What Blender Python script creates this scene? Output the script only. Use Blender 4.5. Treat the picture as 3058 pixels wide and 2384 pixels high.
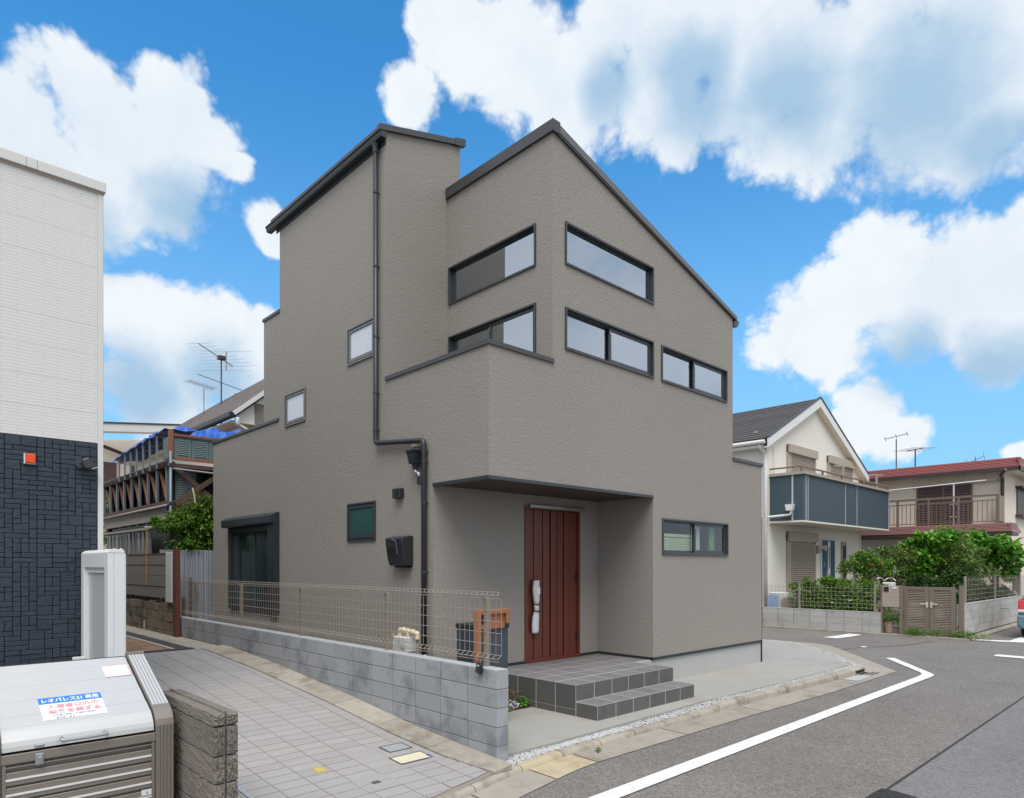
import bpy, bmesh, math, random
from mathutils import Vector, Matrix
R = math.radians
scene = bpy.context.scene
for o in list(bpy.data.objects):
    bpy.data.objects.remove(o)
COL = scene.collection

# ------------------------------------------------------------------ camera
cam_d = bpy.data.cameras.new('camera'); cam = bpy.data.objects.new('camera', cam_d); COL.objects.link(cam)
cam.location = (0, 0, 1.8); cam.rotation_euler = (R(90), 0, R(-43.5))
cam_d.sensor_width = 36; cam_d.lens = 23.557; cam_d.shift_y = 0.16285
cam_d.clip_start = 0.05; cam_d.clip_end = 2000
scene.camera = cam
scene.view_settings.view_transform = 'Standard'
scene.view_settings.look = 'None'
scene.view_settings.exposure = 1.02
scene.view_settings.gamma = 1.0
scene.view_settings.use_curve_mapping = False
cy = scene.cycles
cy.max_bounces = 6; cy.diffuse_bounces = 3; cy.glossy_bounces = 3; cy.transmission_bounces = 4; cy.transparent_max_bounces = 8
cy.caustics_reflective = False; cy.caustics_refractive = False

# ------------------------------------------------------------------ light
SUN_EL, SUN_AZ = 61.0, 221.0      # azimuth measured clockwise from +Y
sd = bpy.data.lights.new('sun', 'SUN'); sun = bpy.data.objects.new('sun', sd); COL.objects.link(sun)
sd.energy = 1.5; sd.angle = R(40); sd.color = (1.0, 0.955, 0.89)
_d = Vector((math.sin(R(SUN_AZ)) * math.cos(R(SUN_EL)), math.cos(R(SUN_AZ)) * math.cos(R(SUN_EL)), math.sin(R(SUN_EL))))
sun.rotation_euler = _d.to_track_quat('Z', 'Y').to_euler()
sun.location = _d * 40

def build_world():
    w = bpy.data.worlds.new('World'); scene.world = w; w.use_nodes = True
    nt = w.node_tree; N = nt.nodes; L = nt.links; N.clear()
    def nd(t, **k):
        n = N.new(t)
        for a, b in k.items(): setattr(n, a, b)
        return n
    out = nd('ShaderNodeOutputWorld'); bg = nd('ShaderNodeBackground'); bg.inputs['Strength'].default_value = 0.0567
    sky = nd('ShaderNodeTexSky'); sky.sky_type = 'NISHITA'; sky.sun_disc = False
    sky.sun_elevation = R(SUN_EL); sky.sun_rotation = R(SUN_AZ)
    sky.air_density = 1.0; sky.dust_density = 0.6; sky.ozone_density = 3.0
    tc = nd('ShaderNodeTexCoord')
    def mm(op, a, b=None, c=None, clamp=False):
        n = nd('ShaderNodeMath', operation=op); n.use_clamp = clamp
        for i, x in enumerate((a, b, c)):
            if x is None: continue
            if isinstance(x, (int, float)): n.inputs[i].default_value = x
            else: L.new(x, n.inputs[i])
        return n.outputs[0]
    def sm(v, lo, hi):
        n = nd('ShaderNodeMapRange', interpolation_type='SMOOTHSTEP'); L.new(v, n.inputs[0])
        n.inputs[1].default_value = lo; n.inputs[2].default_value = hi; return n.outputs[0]
    def noise(vec, scale, detail, rough, dist=0.0, out='Fac'):
        n = nd('ShaderNodeTexNoise'); n.inputs['Scale'].default_value = scale
        n.inputs['Detail'].default_value = detail; n.inputs['Roughness'].default_value = rough
        n.inputs['Distortion'].default_value = dist
        L.new(vec, n.inputs['Vector']); return n.outputs[out]
    def vm(op, a, b=None, scale=None):
        n = nd('ShaderNodeVectorMath', operation=op)
        for i, x in enumerate((a, b)):
            if x is None: continue
            if isinstance(x, tuple): n.inputs[i].default_value = x
            else: L.new(x, n.inputs[i])
        if scale is not None: n.inputs['Scale'].default_value = scale
        return n
    vec = tc.outputs['Generated']
    # the lookup is warped a little so that the lobes get ragged
    warp = vm('SCALE', vm('SUBTRACT', noise(vec, 7, 2, .5, 0, 'Color'), (.5, .5, .5)).outputs[0], scale=0.05).outputs[0]
    wv = vm('ADD', vec, warp).outputs[0]
    # heaps of cumulus, each a cluster of round lobes
    def lobes(v, spec, k=1.05, soft=.16):
        cur = None
        for (x, y, z, r) in spec:
            d = vm('DISTANCE', v, (x, y, z)).outputs['Value']
            t = mm('MULTIPLY_ADD', d, -k / r, k)
            cur = t if cur is None else mm('SMOOTH_MAX', cur, t, soft)
        return cur
    # unseen cloud cover added outside the view, thickened to brighten the ambient light
    dot = vm('DOT_PRODUCT', vec, (.6884 * .94, .7254 * .94, .34)).outputs['Value']
    away = mm('MULTIPLY_ADD', dot, -5.0, 3.9, clamp=True)
    bign = noise(vec, 2.3, 2, .5)
    rest = mm('MULTIPLY_ADD', bign, 3.0, -0.85)
    rest = mm('MULTIPLY_ADD', mm('SUBTRACT', 1.0, away), -1.8, rest)
    # billows: inverted cells give the cauliflower outline
    vo = nd('ShaderNodeTexVoronoi'); vo.feature = 'F1'; vo.inputs['Scale'].default_value = 11
    vo.inputs['Detail'].default_value = 4; vo.inputs['Roughness'].default_value = .58; vo.inputs['Lacunarity'].default_value = 2.1
    vo.normalize = True; L.new(wv, vo.inputs['Vector'])
    puff = mm('MULTIPLY_ADD', vo.outputs['Distance'], -2.3, 0.64)
    fine = mm('MULTIPLY_ADD', noise(vec, 16, 6, .62), .6, -.30)
    det = mm('ADD', puff, fine)
    f0 = mm('ADD', mm('MAXIMUM', lobes(wv, CLOUDS), rest), det)
    low = mm('MAXIMUM', lobes(wv, GREYS, 1.0, .2), mm('MULTIPLY_ADD', rest, .6, -.40))
    wid = mm('MULTIPLY_ADD', mm('MULTIPLY_ADD', low, 1.0, 0.15, clamp=True), .22, .36)
    dens = sm(mm('DIVIDE', mm('ADD', f0, .13), wid), 0.0, 1.0)
    body = sm(noise(vec, 5, 6, .6), .40, .72)
    shade = mm('MULTIPLY', sm(mm('ADD', low, mm('MULTIPLY', det, -.50)), -0.14, 0.85), .90)
    shade = mm('MAXIMUM', shade, mm('MULTIPLY_ADD', body, .20, mm('MULTIPLY', det, -.22), clamp=True))
    ramp = nd('ShaderNodeMix', data_type='RGBA'); L.new(shade, ramp.inputs[0])
    ramp.inputs[6].default_value = (7.7, 8.2, 8.65, 1); ramp.inputs[7].default_value = (3.0, 4.75, 6.6, 1)
    # blue of the open sky
    tint = nd('ShaderNodeMix', data_type='RGBA', blend_type='MULTIPLY'); tint.inputs[0].default_value = 1
    L.new(sky.outputs[0], tint.inputs[6]); tint.inputs[7].default_value = SKY_TINT
    # haze toward the horizon
    sep = nd('ShaderNodeSeparateXYZ'); L.new(vec, sep.inputs[0])
    hz = nd('ShaderNodeMix', data_type='RGBA'); L.new(mm('MULTIPLY', sm(sep.outputs['Z'], .62, .0), .85), hz.inputs[0])
    L.new(tint.outputs[2], hz.inputs[6]); hz.inputs[7].default_value = (2.9, 5.4, 7.8, 1)
    mx = nd('ShaderNodeMix', data_type='RGBA'); L.new(dens, mx.inputs[0])
    L.new(hz.outputs[2], mx.inputs[6]); L.new(ramp.outputs[2], mx.inputs[7])
    L.new(mx.outputs[2], bg.inputs['Color']); L.new(bg.outputs[0], out.inputs[0])
    w.cycles.sampling_method = 'MANUAL'; w.cycles.sample_map_resolution = 512

SKY_TINT = (0.52, 1.60, 2.05, 1)
CLOUDS = [
    (0.6223, 0.4764, 0.6211, 0.0721),
    (0.6930, 0.3914, 0.6054, 0.0848),
    (0.7319, 0.4073, 0.5464, 0.0606),
    (0.8421, 0.2338, 0.4860, 0.0649),
    (0.1115, 0.8895, 0.4430, 0.0881),
    (0.1690, 0.8502, 0.4986, 0.0585),
    (0.2442, 0.8142, 0.5267, 0.0542),
    (0.2229, 0.8616, 0.4559, 0.0806),
    (0.2877, 0.8134, 0.5056, 0.0372),
    (0.1519, 0.9028, 0.4023, 0.0660),
    (0.3135, 0.8166, 0.4846, 0.0231),
    (0.2392, 0.9246, 0.2964, 0.0619),
    (0.3279, 0.9018, 0.2814, 0.0870),
    (0.2690, 0.9344, 0.2337, 0.0902),
    (0.2128, 0.9220, 0.3234, 0.0338),
    (0.3720, 0.8730, 0.3155, 0.0501),
    (0.3657, 0.8269, 0.4272, 0.0321),
    (0.4850, 0.6158, 0.6210, 0.0559),
    (0.4765, 0.6691, 0.5703, 0.0413),
    (0.5430, 0.5819, 0.6054, 0.0775),
    (0.6219, 0.5328, 0.5739, 0.0802),
    (0.6781, 0.4500, 0.5811, 0.0973),
    (0.7426, 0.3545, 0.5682, 0.1076),
    (0.7959, 0.2672, 0.5433, 0.1073),
    (0.8361, 0.1753, 0.5197, 0.1084),
    (0.8045, 0.3214, 0.4994, 0.0619),
    (0.8626, 0.1894, 0.4692, 0.0605),
    (0.7133, 0.4533, 0.5346, 0.0497),
    (0.8829, 0.3616, 0.2995, 0.0742),
    (0.8876, 0.2980, 0.3513, 0.0770),
    (0.9150, 0.2342, 0.3285, 0.0886),
    (0.9293, 0.1680, 0.3288, 0.0756),
    (0.9492, 0.1761, 0.2607, 0.0611),
    (0.9296, 0.3177, 0.1870, 0.0513),
    (0.9489, 0.2741, 0.1562, 0.0359),
    (0.9786, 0.1588, 0.1308, 0.0188),
]
GREYS = [
    (0.7043, 0.4284, 0.5661, 0.0852),
    (0.7720, 0.3349, 0.5402, 0.1016),
    (0.8225, 0.2284, 0.5208, 0.1122),
    (0.6408, 0.5117, 0.5723, 0.0464),
    (0.8691, 0.1779, 0.4616, 0.0623),
    (0.2739, 0.8601, 0.4303, 0.0777),
    (0.1706, 0.9055, 0.3885, 0.0727),
    (0.9289, 0.2683, 0.2550, 0.0644),
    (0.9524, 0.1857, 0.2417, 0.0696),
    (0.2444, 0.9446, 0.2191, 0.0832),
    (0.3306, 0.9093, 0.2526, 0.0704),
]
build_world()

# ------------------------------------------------------------------ materials
def lin(r, g, b):
    f = lambda c: (c / 255 / 12.92) if c / 255 <= .04045 else ((c / 255 + .055) / 1.055) ** 2.4
    return (f(r), f(g), f(b))

def mat(name, col, rough=.6, metal=0.0, var=.12, vscale=6, bump=0.0, bscale=40, objvar=0.0, spec=.5,
        stain=None, stain_amt=0.0, stain_scale=2.5, stretch=None, coat=0.0, big=0.0):
    """a plain surface: base colour broken up by noise in world space, fine relief, optional stains"""
    m = bpy.data.materials.new(name); m.use_nodes = True
    nt = m.node_tree; N = nt.nodes; L = nt.links
    b = N['Principled BSDF']
    b.inputs['Roughness'].default_value = rough; b.inputs['Metallic'].default_value = metal
    b.inputs['Specular IOR Level'].default_value = spec
    b.inputs['Coat Weight'].default_value = coat
    geo = N.new('ShaderNodeNewGeometry'); pos = geo.outputs['Position']
    if stretch:
        mp = N.new('ShaderNodeMapping'); mp.inputs['Scale'].default_value = stretch
        L.new(pos, mp.inputs['Vector']); pos = mp.outputs[0]
    def noise(scale, detail=4, rough=.55):
        n = N.new('ShaderNodeTexNoise'); n.inputs['Scale'].default_value = scale
        n.inputs['Detail'].default_value = detail; n.inputs['Roughness'].default_value = rough
        L.new(pos, n.inputs['Vector']); return n.outputs['Fac']
    def math_(op, a, b_, c=None):
        n = N.new('ShaderNodeMath'); n.operation = op
        for i, x in enumerate((a, b_, c)):
            if x is None: continue
            if isinstance(x, (int, float)): n.inputs[i].default_value = x
            else: L.new(x, n.inputs[i])
        return n.outputs[0]
    val = math_('MULTIPLY_ADD', noise(vscale), 2 * var, 1 - var)
    if big:
        val = math_('MULTIPLY', val, math_('MULTIPLY_ADD', noise(.45, 3), 2 * big, 1 - big))
    if objvar:
        oi = N.new('ShaderNodeObjectInfo')
        val = math_('MULTIPLY', val, math_('MULTIPLY_ADD', oi.outputs['Random'], 2 * objvar, 1 - objvar))
    mul = N.new('ShaderNodeMix'); mul.data_type = 'RGBA'; mul.blend_type = 'MULTIPLY'; mul.inputs[0].default_value = 1
    mul.inputs[6].default_value = (*col, 1)
    cc = N.new('ShaderNodeCombineColor')
    for i in range(3): L.new(val, cc.inputs[i])
    L.new(cc.outputs[0], mul.inputs[7]); res = mul.outputs[2]
    if stain:
        mr = N.new('ShaderNodeMapRange'); mr.interpolation_type = 'SMOOTHSTEP'
        mr.inputs[1].default_value = .48; mr.inputs[2].default_value = .68
        L.new(noise(stain_scale, 6, .65), mr.inputs[0])
        mx = N.new('ShaderNodeMix'); mx.data_type = 'RGBA'
        L.new(math_('MULTIPLY', mr.outputs[0], stain_amt), mx.inputs[0])
        L.new(res, mx.inputs[6]); mx.inputs[7].default_value = (*stain, 1); res = mx.outputs[2]
    L.new(res, b.inputs['Base Color'])
    if bump:
        bn = N.new('ShaderNodeBump'); bn.inputs['Strength'].default_value = min(1, bump)
        bn.inputs['Distance'].default_value = .012 * bump
        L.new(noise(bscale, 3, .6), bn.inputs['Height']); L.new(bn.outputs[0], b.inputs['Normal'])
    m.diffuse_color = (*col, 1)
    return m

def stucco_mat(name, col):
    m = mat(name, col, .93, var=.13, vscale=48, big=.06, spec=.18)
    nt = m.node_tree; N = nt.nodes; L = nt.links; b = N['Principled BSDF']
    geo = N.new('ShaderNodeNewGeometry')
    mp = N.new('ShaderNodeMapping'); mp.inputs['Scale'].default_value = (27, 27, 36); L.new(geo.outputs['Position'], mp.inputs['Vector'])
    n1 = N.new('ShaderNodeTexNoise'); n1.inputs['Scale'].default_value = 1; n1.inputs['Detail'].default_value = 4
    n1.inputs['Roughness'].default_value = .62; n1.inputs['Distortion'].default_value = .9
    L.new(mp.outputs[0], n1.inputs['Vector'])
    bp = N.new('ShaderNodeBump'); bp.inputs['Strength'].default_value = .75; bp.inputs['Distance'].default_value = .013
    L.new(n1.outputs['Fac'], bp.inputs['Height']); L.new(bp.outputs[0], b.inputs['Normal'])
    return m

def asphalt_mat(name, col, speck=.5):
    m = mat(name, col, .88, var=.13, vscale=2.2, big=.16, spec=.25, stain=tuple(c * .72 for c in col), stain_amt=.45, stain_scale=1.1)
    nt = m.node_tree; N = nt.nodes; L = nt.links; b = N['Principled BSDF']
    geo = N.new('ShaderNodeNewGeometry'); src = b.inputs['Base Color'].links[0].from_socket
    vo = N.new('ShaderNodeTexVoronoi'); vo.inputs['Scale'].default_value = 62; L.new(geo.outputs['Position'], vo.inputs['Vector'])
    rmp = N.new('ShaderNodeMapRange'); L.new(vo.outputs['Color'], rmp.inputs[0])
    rmp.inputs[3].default_value = 1 - speck * .8; rmp.inputs[4].default_value = 1 + speck
    n2 = N.new('ShaderNodeTexNoise'); n2.inputs['Scale'].default_value = 140; n2.inputs['Detail'].default_value = 2
    L.new(geo.outputs['Position'], n2.inputs['Vector'])
    r2 = N.new('ShaderNodeMapRange'); r2.inputs[1].default_value = .62; r2.inputs[2].default_value = .74
    r2.inputs[3].default_value = 0; r2.inputs[4].default_value = .5; L.new(n2.outputs['Fac'], r2.inputs[0])
    mul = N.new('ShaderNodeMix'); mul.data_type = 'RGBA'; mul.blend_type = 'MULTIPLY'; mul.inputs[0].default_value = 1
    L.new(src, mul.inputs[6]); L.new(rmp.outputs[0], mul.inputs[7])
    mx = N.new('ShaderNodeMix'); mx.data_type = 'RGBA'; L.new(r2.outputs[0], mx.inputs[0]); L.new(mul.outputs[2], mx.inputs[6])
    mx.inputs[7].default_value = (.36, .34, .32, 1)
    L.new(mx.outputs[2], b.inputs['Base Color'])
    bp = N.new('ShaderNodeBump'); bp.inputs['Strength'].default_value = .6; bp.inputs['Distance'].default_value = .006
    L.new(vo.outputs['Distance'], bp.inputs['Height']); L.new(bp.outputs[0], b.inputs['Normal'])
    return m

def glass_mat(name, tint=(.74, .84, .82), refl=.50):
    m = bpy.data.materials.new(name); m.use_nodes = True
    nt = m.node_tree; N = nt.nodes; L = nt.links; N.clear()
    out = N.new('ShaderNodeOutputMaterial'); gl = N.new('ShaderNodeBsdfGlossy'); gl.inputs['Roughness'].default_value = .015
    gl.inputs['Color'].default_value = (.84, .90, 1, 1)
    tr = N.new('ShaderNodeBsdfTransparent'); tr.inputs['Color'].default_value = (*tint, 1)
    lw = N.new('ShaderNodeLayerWeight'); lw.inputs['Blend'].default_value = .5
    pw = N.new('ShaderNodeMath'); pw.operation = 'POWER'; pw.inputs[1].default_value = 4; L.new(lw.outputs['Facing'], pw.inputs[0])
    ad = N.new('ShaderNodeMath'); ad.operation = 'ADD'; ad.use_clamp = True; ad.inputs[1].default_value = refl
    L.new(pw.outputs[0], ad.inputs[0])
    geo = N.new('ShaderNodeNewGeometry'); fr = N.new('ShaderNodeMath'); fr.operation = 'SUBTRACT'; fr.inputs[0].default_value = 1
    L.new(geo.outputs['Backfacing'], fr.inputs[1])
    ml = N.new('ShaderNodeMath'); ml.operation = 'MULTIPLY'; L.new(ad.outputs[0], ml.inputs[0]); L.new(fr.outputs[0], ml.inputs[1])
    mx = N.new('ShaderNodeMixShader'); L.new(ml.outputs[0], mx.inputs[0]); L.new(tr.outputs[0], mx.inputs[1]); L.new(gl.outputs[0], mx.inputs[2])
    L.new(mx.outputs[0], out.inputs[0]); return m

def leaf_mat(name, cols, trans=.25):
    m = bpy.data.materials.new(name); m.use_nodes = True
    nt = m.node_tree; N = nt.nodes; L = nt.links; b = N['Principled BSDF']
    geo = N.new('ShaderNodeNewGeometry'); cr = N.new('ShaderNodeValToRGB')
    el = cr.color_ramp.elements
    while len(el) < len(cols): el.new(.5)
    for i, c in enumerate(cols):
        el[i].position = i / (len(cols) - 1); el[i].color = (*c, 1)
    L.new(geo.outputs['Random Per Island'], cr.inputs[0]); L.new(cr.outputs[0], b.inputs['Base Color'])
    b.inputs['Roughness'].default_value = .5; b.inputs['Specular IOR Level'].default_value = .35
    tl = N.new('ShaderNodeBsdfTranslucent'); L.new(cr.outputs[0], tl.inputs['Color'])
    mx = N.new('ShaderNodeMixShader'); mx.inputs[0].default_value = trans
    L.new(b.outputs[0], mx.inputs[1]); L.new(tl.outputs[0], mx.inputs[2])
    L.new(mx.outputs[0], N['Material Output'].inputs['Surface']); return m

def siding_mat(name, col):      # embossed thin brick relief of a pressed siding board
    m = mat(name, col, .62, var=.05, vscale=25, big=.03)
    nt = m.node_tree; N = nt.nodes; L = nt.links; b = N['Principled BSDF']
    geo = N.new('ShaderNodeNewGeometry'); sp = N.new('ShaderNodeSeparateXYZ'); cb = N.new('ShaderNodeCombineXYZ')
    L.new(geo.outputs['Position'], sp.inputs[0]); L.new(sp.outputs['X'], cb.inputs[0]); L.new(sp.outputs['Z'], cb.inputs[1])
    wn = N.new('ShaderNodeTexNoise'); wn.inputs['Scale'].default_value = 9; L.new(geo.outputs['Position'], wn.inputs['Vector'])
    br = N.new('ShaderNodeTexBrick'); br.inputs['Scale'].default_value = 1; br.inputs['Brick Width'].default_value = .33
    br.inputs['Row Height'].default_value = .031; br.inputs['Mortar Size'].default_value = .0022; br.inputs['Mortar Smooth'].default_value = .4
    br.offset = .37; br.inputs['Color1'].default_value = (1, 1, 1, 1); br.inputs['Color2'].default_value = (.6, .6, .6, 1); br.inputs['Mortar'].default_value = (0, 0, 0, 1)
    L.new(cb.outputs[0], br.inputs['Vector'])
    bp = N.new('ShaderNodeBump'); bp.inputs['Strength'].default_value = .55; bp.inputs['Distance'].default_value = .006
    L.new(br.outputs['Color'], bp.inputs['Height']); L.new(bp.outputs[0], b.inputs['Normal'])
    src = b.inputs['Base Color'].links[0].from_socket
    mx = N.new('ShaderNodeMix'); mx.data_type = 'RGBA'; L.new(br.outputs['Fac'], mx.inputs[0]); L.new(src, mx.inputs[6])
    mx.inputs[7].default_value = (*(c * .86 for c in col), 1); L.new(mx.outputs[2], b.inputs['Base Color'])
    return m

M = {}
def defmats():
    M['stucco'] = stucco_mat('stucco', (.304, .279, .254))
    M['black_metal'] = mat('black_metal', (.022, .026, .031), .42, var=.08)
    M['dark_metal'] = mat('dark_metal', (.052, .057, .062), .38, metal=.3, var=.06)
    M['grey_flashing'] = mat('grey_flashing', (.075, .076, .08), .42, metal=.35, var=.06)
    M['verge'] = mat('verge_flashing', (.15, .145, .142), .4, metal=.35, var=.05)
    M['roof_metal'] = mat('roof_metal', (.08, .082, .085), .45, metal=.3, var=.08)
    M['frame'] = mat('window_frame', (.062, .072, .079), .36, metal=.3, var=.05)
    M['glass'] = glass_mat('window_glass')
    M['glass_low'] = glass_mat('window_glass_low', (.88, .94, .92), .07)
    M['frame_l'] = mat('window_frame_light', (.17, .168, .17), .35, metal=.35, var=.05)  # paler than the other frames: reflected light put into the colour
    M['dark_glass'] = mat('dark_green_glass', (.012, .030, .031), .16, var=.5, vscale=2.5)
    M['frost'] = mat('frosted_glass', (.62, .66, .74), .12, var=.10, vscale=14, bump=.25, bscale=60)  # reflected sky put into the pale tone of these panes
    M['green_glass'] = mat('green_frosted_glass', (.032, .088, .084), .2, var=.35, vscale=5, bump=.12, bscale=90)
    M['white_in'] = mat('interior_white', (.55, .56, .55), .8)
    M['blind'] = mat('blind', (.62, .62, .42), .6)
    M['curtain_green'] = mat('curtain_green', (.10, .26, .13), .8)
    M['dark_room'] = mat('dark_room', (.05, .055, .055), .9)  # near-black: the shade of unlit interiors put into the colour
    M['soffit'] = mat('soffit_brown', (.060, .043, .036), .7, var=.2, vscale=9, stretch=(1, 14, 1))
    M['door'] = mat('door_wood', (.135, .032, .019), .40, var=.36, vscale=7, stretch=(22, 22, .7), bump=.15, bscale=20)
    M['groove'] = mat('door_groove', (.025, .007, .006), .6)
    M['paper'] = mat('white_paper', (.66, .66, .69), .75, var=.05, bump=.5, bscale=16)
    M['steel'] = mat('steel', (.40, .41, .43), .38, metal=.7, var=.05)
    M['base'] = mat('foundation_concrete', (.42, .42, .41), .85, var=.06, vscale=4, bump=.15, bscale=60, big=.05)
    M['slab'] = mat('concrete_slab', (.345, .334, .310), .88, var=.10, vscale=2.4, bump=.12, bscale=80, stain=(.27, .25, .215), stain_amt=.55, stain_scale=.9, big=.08)
    M['kerb'] = mat('kerb_concrete', (.355, .320, .272), .92, var=.26, vscale=9, bump=.5, bscale=70, stain=(.16, .125, .085), stain_amt=.6, stain_scale=3, objvar=.1)
    M['gutter'] = mat('gutter_concrete', (.330, .293, .252), .92, var=.18, vscale=7, bump=.4, bscale=80, stain=(.17, .14, .11), stain_amt=.5, stain_scale=2, objvar=.07)
    M['gutter_y'] = mat('gutter_concrete_yellow', (.47, .395, .275), .92, var=.16, vscale=7, bump=.35, bscale=80, stain=(.28, .2, .11), stain_amt=.4, stain_scale=3)
    M['asphalt'] = asphalt_mat('asphalt_old', (.178, .163, .153), .50)
    M['asphalt2'] = asphalt_mat('asphalt_new', (.180, .172, .177), .36)
    M['asphalt3'] = asphalt_mat('asphalt_patch', (.030, .030, .032), .5)
    M['seam'] = mat('asphalt_seam', (.035, .034, .034), .9)
    M['paint'] = mat('road_paint', (.74, .74, .75), .7, var=.06, vscale=16, bump=.3, bscale=120, stain=(.42, .41, .39), stain_amt=.42, stain_scale=11)
    M['earth'] = mat('earth', (.17, .15, .12), .95, var=.25, bump=.6, bscale=30)
    M['soil'] = mat('soil', (.055, .034, .022), .97, var=.4, vscale=30, bump=1, bscale=45)
    M['pebble'] = mat('white_pebble', (.50, .50, .51), .7, var=.25, vscale=60)
    M['block'] = mat('concrete_block', (.335, .348, .368), .93, var=.10, vscale=24, bump=.22, bscale=150, objvar=.075, stain=(.17, .185, .215), stain_amt=.75, stain_scale=2.3)
    M['cap'] = mat('block_cap', (.46, .47, .48), .9, var=.08, bump=.15, bscale=120)
    M['mortar'] = mat('mortar', (.165, .17, .18), .95, var=.15)
    M['tile'] = mat('alley_tile', (.350, .334, .328), .7, var=.06, vscale=20, objvar=.05, big=.06, stain=(.34, .312, .29), stain_amt=.4, stain_scale=1.3, bump=.1, bscale=120)
    M['grout'] = mat('alley_grout', (.255, .220, .20), .95, var=.15)
    M['brick'] = mat('paving_brick', (.31, .195, .125), .85, var=.2, vscale=15, objvar=.25, bump=.2, bscale=60)
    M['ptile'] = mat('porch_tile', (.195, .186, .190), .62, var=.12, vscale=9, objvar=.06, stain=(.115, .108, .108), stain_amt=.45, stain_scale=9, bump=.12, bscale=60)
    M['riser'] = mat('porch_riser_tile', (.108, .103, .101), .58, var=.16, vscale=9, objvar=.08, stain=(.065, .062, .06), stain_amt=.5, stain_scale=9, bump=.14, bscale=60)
    M['pgrout'] = mat('porch_grout', (.40, .39, .38), .9)
    M['mesh_paint'] = mat('fence_wire_paint', (.33, .285, .245), .45, metal=.2, var=.08)
    M['post_paint'] = mat('fence_post_paint', (.31, .255, .20), .45, metal=.2, var=.06)
    M['wood'] = mat('orange_wood', (.31, .125, .055), .5, var=.22, vscale=6, stretch=(16, 16, 1.2))
    M['navy'] = mat('navy_panel', (.042, .056, .074), .5, var=.25, vscale=20, stretch=(1, 1, 9))
    M['meter'] = mat('meter_white', (.62, .62, .6), .5, var=.05)
    M['wrap'] = mat('pipe_wrap_cream', (.66, .55, .36), .7, var=.2, vscale=30, bump=.5, bscale=40)
    M['yellow'] = mat('yellow_plate', (.62, .48, .06), .5)
    M['brass'] = mat('yellow_tile', (.56, .43, .13), .6, var=.1)
    M['plate'] = mat('checker_plate', (.52, .56, .60), .35, metal=.4, var=.06, bump=.6, bscale=110)
    M['cream_lid'] = mat('cream_lid', (.66, .60, .46), .7, var=.08, bump=.5, bscale=90)
    M['blue'] = mat('blue_mark', (.03, .07, .33), .5)
    M['lid_frame'] = mat('lid_frame', (.10, .09, .085), .5)
    M['bin_top'] = mat('bin_lid_paint', (.54, .54, .54), .33, metal=.15, var=.03)
    M['bin_body'] = mat('bin_body_paint', (.245, .215, .19), .42, metal=.3, var=.04)
    M['bin_line'] = mat('bin_white_line', (.72, .72, .72), .35)
    M['gap'] = mat('dark_gap', (.012, .011, .01), .9)
    M['sticker'] = mat('sticker_white', (.72, .75, .78), .5, var=.02)
    M['sticker_blue'] = mat('sticker_blue', (.04, .2, .72), .45, var=.03)
    M['ink_white'] = mat('ink_white', (.8, .82, .85), .5, var=.01)
    M['ink_red'] = mat('ink_red', (.72, .26, .29), .5, var=.03)
    M['ink_black'] = mat('ink_black', (.12, .12, .13), .5)
    M['ink_pale'] = mat('ink_pale', (.60, .71, .76), .5)
    M['pink'] = mat('sticker_pink', (.78, .42, .47), .5)
    M['split'] = mat('split_block', (.215, .187, .165), .97, var=.45, vscale=95, bump=1.6, bscale=70, objvar=.08, stain=(.10, .085, .07), stain_amt=.6, stain_scale=3.0)
    M['white_panel'] = mat('white_panel', (.70, .715, .735), .4, var=.02)
    M['panel_glass'] = mat('panel_grey', (.50, .53, .57), .25, var=.04)
    M['siding_w'] = siding_mat('white_siding', (.69, .683, .672))
    M['siding_n'] = mat('navy_siding', (.025, .038, .057), .62, var=.25, vscale=14, bump=.8, bscale=22, objvar=.10)
    M['navy_joint'] = mat('navy_joint', (.018, .027, .039), .8)
    M['trim_w'] = mat('white_trim', (.66, .655, .645), .5, var=.02)
    M['red_lamp'] = mat('red_lamp', (.80, .075, .02), .22, var=.1, vscale=30)
    M['cream'] = mat('cream_siding', (.78, .74, .67), .75, var=.05, vscale=9, bump=.25, bscale=60, stretch=(1, 1, 4))
    M['cream2'] = mat('cream_wall', (.82, .73, .62), .85, var=.06, vscale=5, big=.05)
    M['white'] = mat('white_paint', (.74, .74, .735), .45, var=.03)
    M['beige'] = mat('beige_metal', (.40, .335, .28), .5, var=.06)
    M['beige_dark'] = mat('beige_shutter', (.36, .305, .26), .5, var=.05)
    M['slate'] = mat('roof_shingle', (.085, .078, .076), .75, var=.3, vscale=12, objvar=.14, bump=.3, bscale=40)
    M['blue_siding'] = mat('blue_siding', (.052, .082, .108), .6, var=.45, vscale=10, stretch=(1.5, 1.5, 9), bump=.3, bscale=30)
    M['blue_door'] = mat('blue_door', (.035, .10, .17), .4, var=.1)
    M['red_roof'] = mat('red_metal_roof', (.24, .06, .06), .5, var=.08, objvar=.06)
    M['maroon'] = mat('maroon_roof', (.215, .095, .092), .5, var=.08, objvar=.05)
    M['brown_dark'] = mat('brown_dark', (.055, .036, .034), .5, var=.1)
    M['maroon_shutter'] = mat('maroon_shutter', (.10, .055, .06), .55, var=.1)
    M['rail_brown'] = mat('rail_brown', (.215, .155, .115), .45, metal=.2, var=.06)
    M['gate'] = mat('gate_bronze', (.255, .205, .165), .42, metal=.3, var=.06)
    M['gate_dark'] = mat('gate_back', (.10, .10, .055), .6)
    M['oldblock'] = mat('garden_block', (.44, .43, .415), .95, var=.12, vscale=9, bump=.3, bscale=60, objvar=.09, stain=(.24, .21, .19), stain_amt=.55, stain_scale=2)
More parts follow.
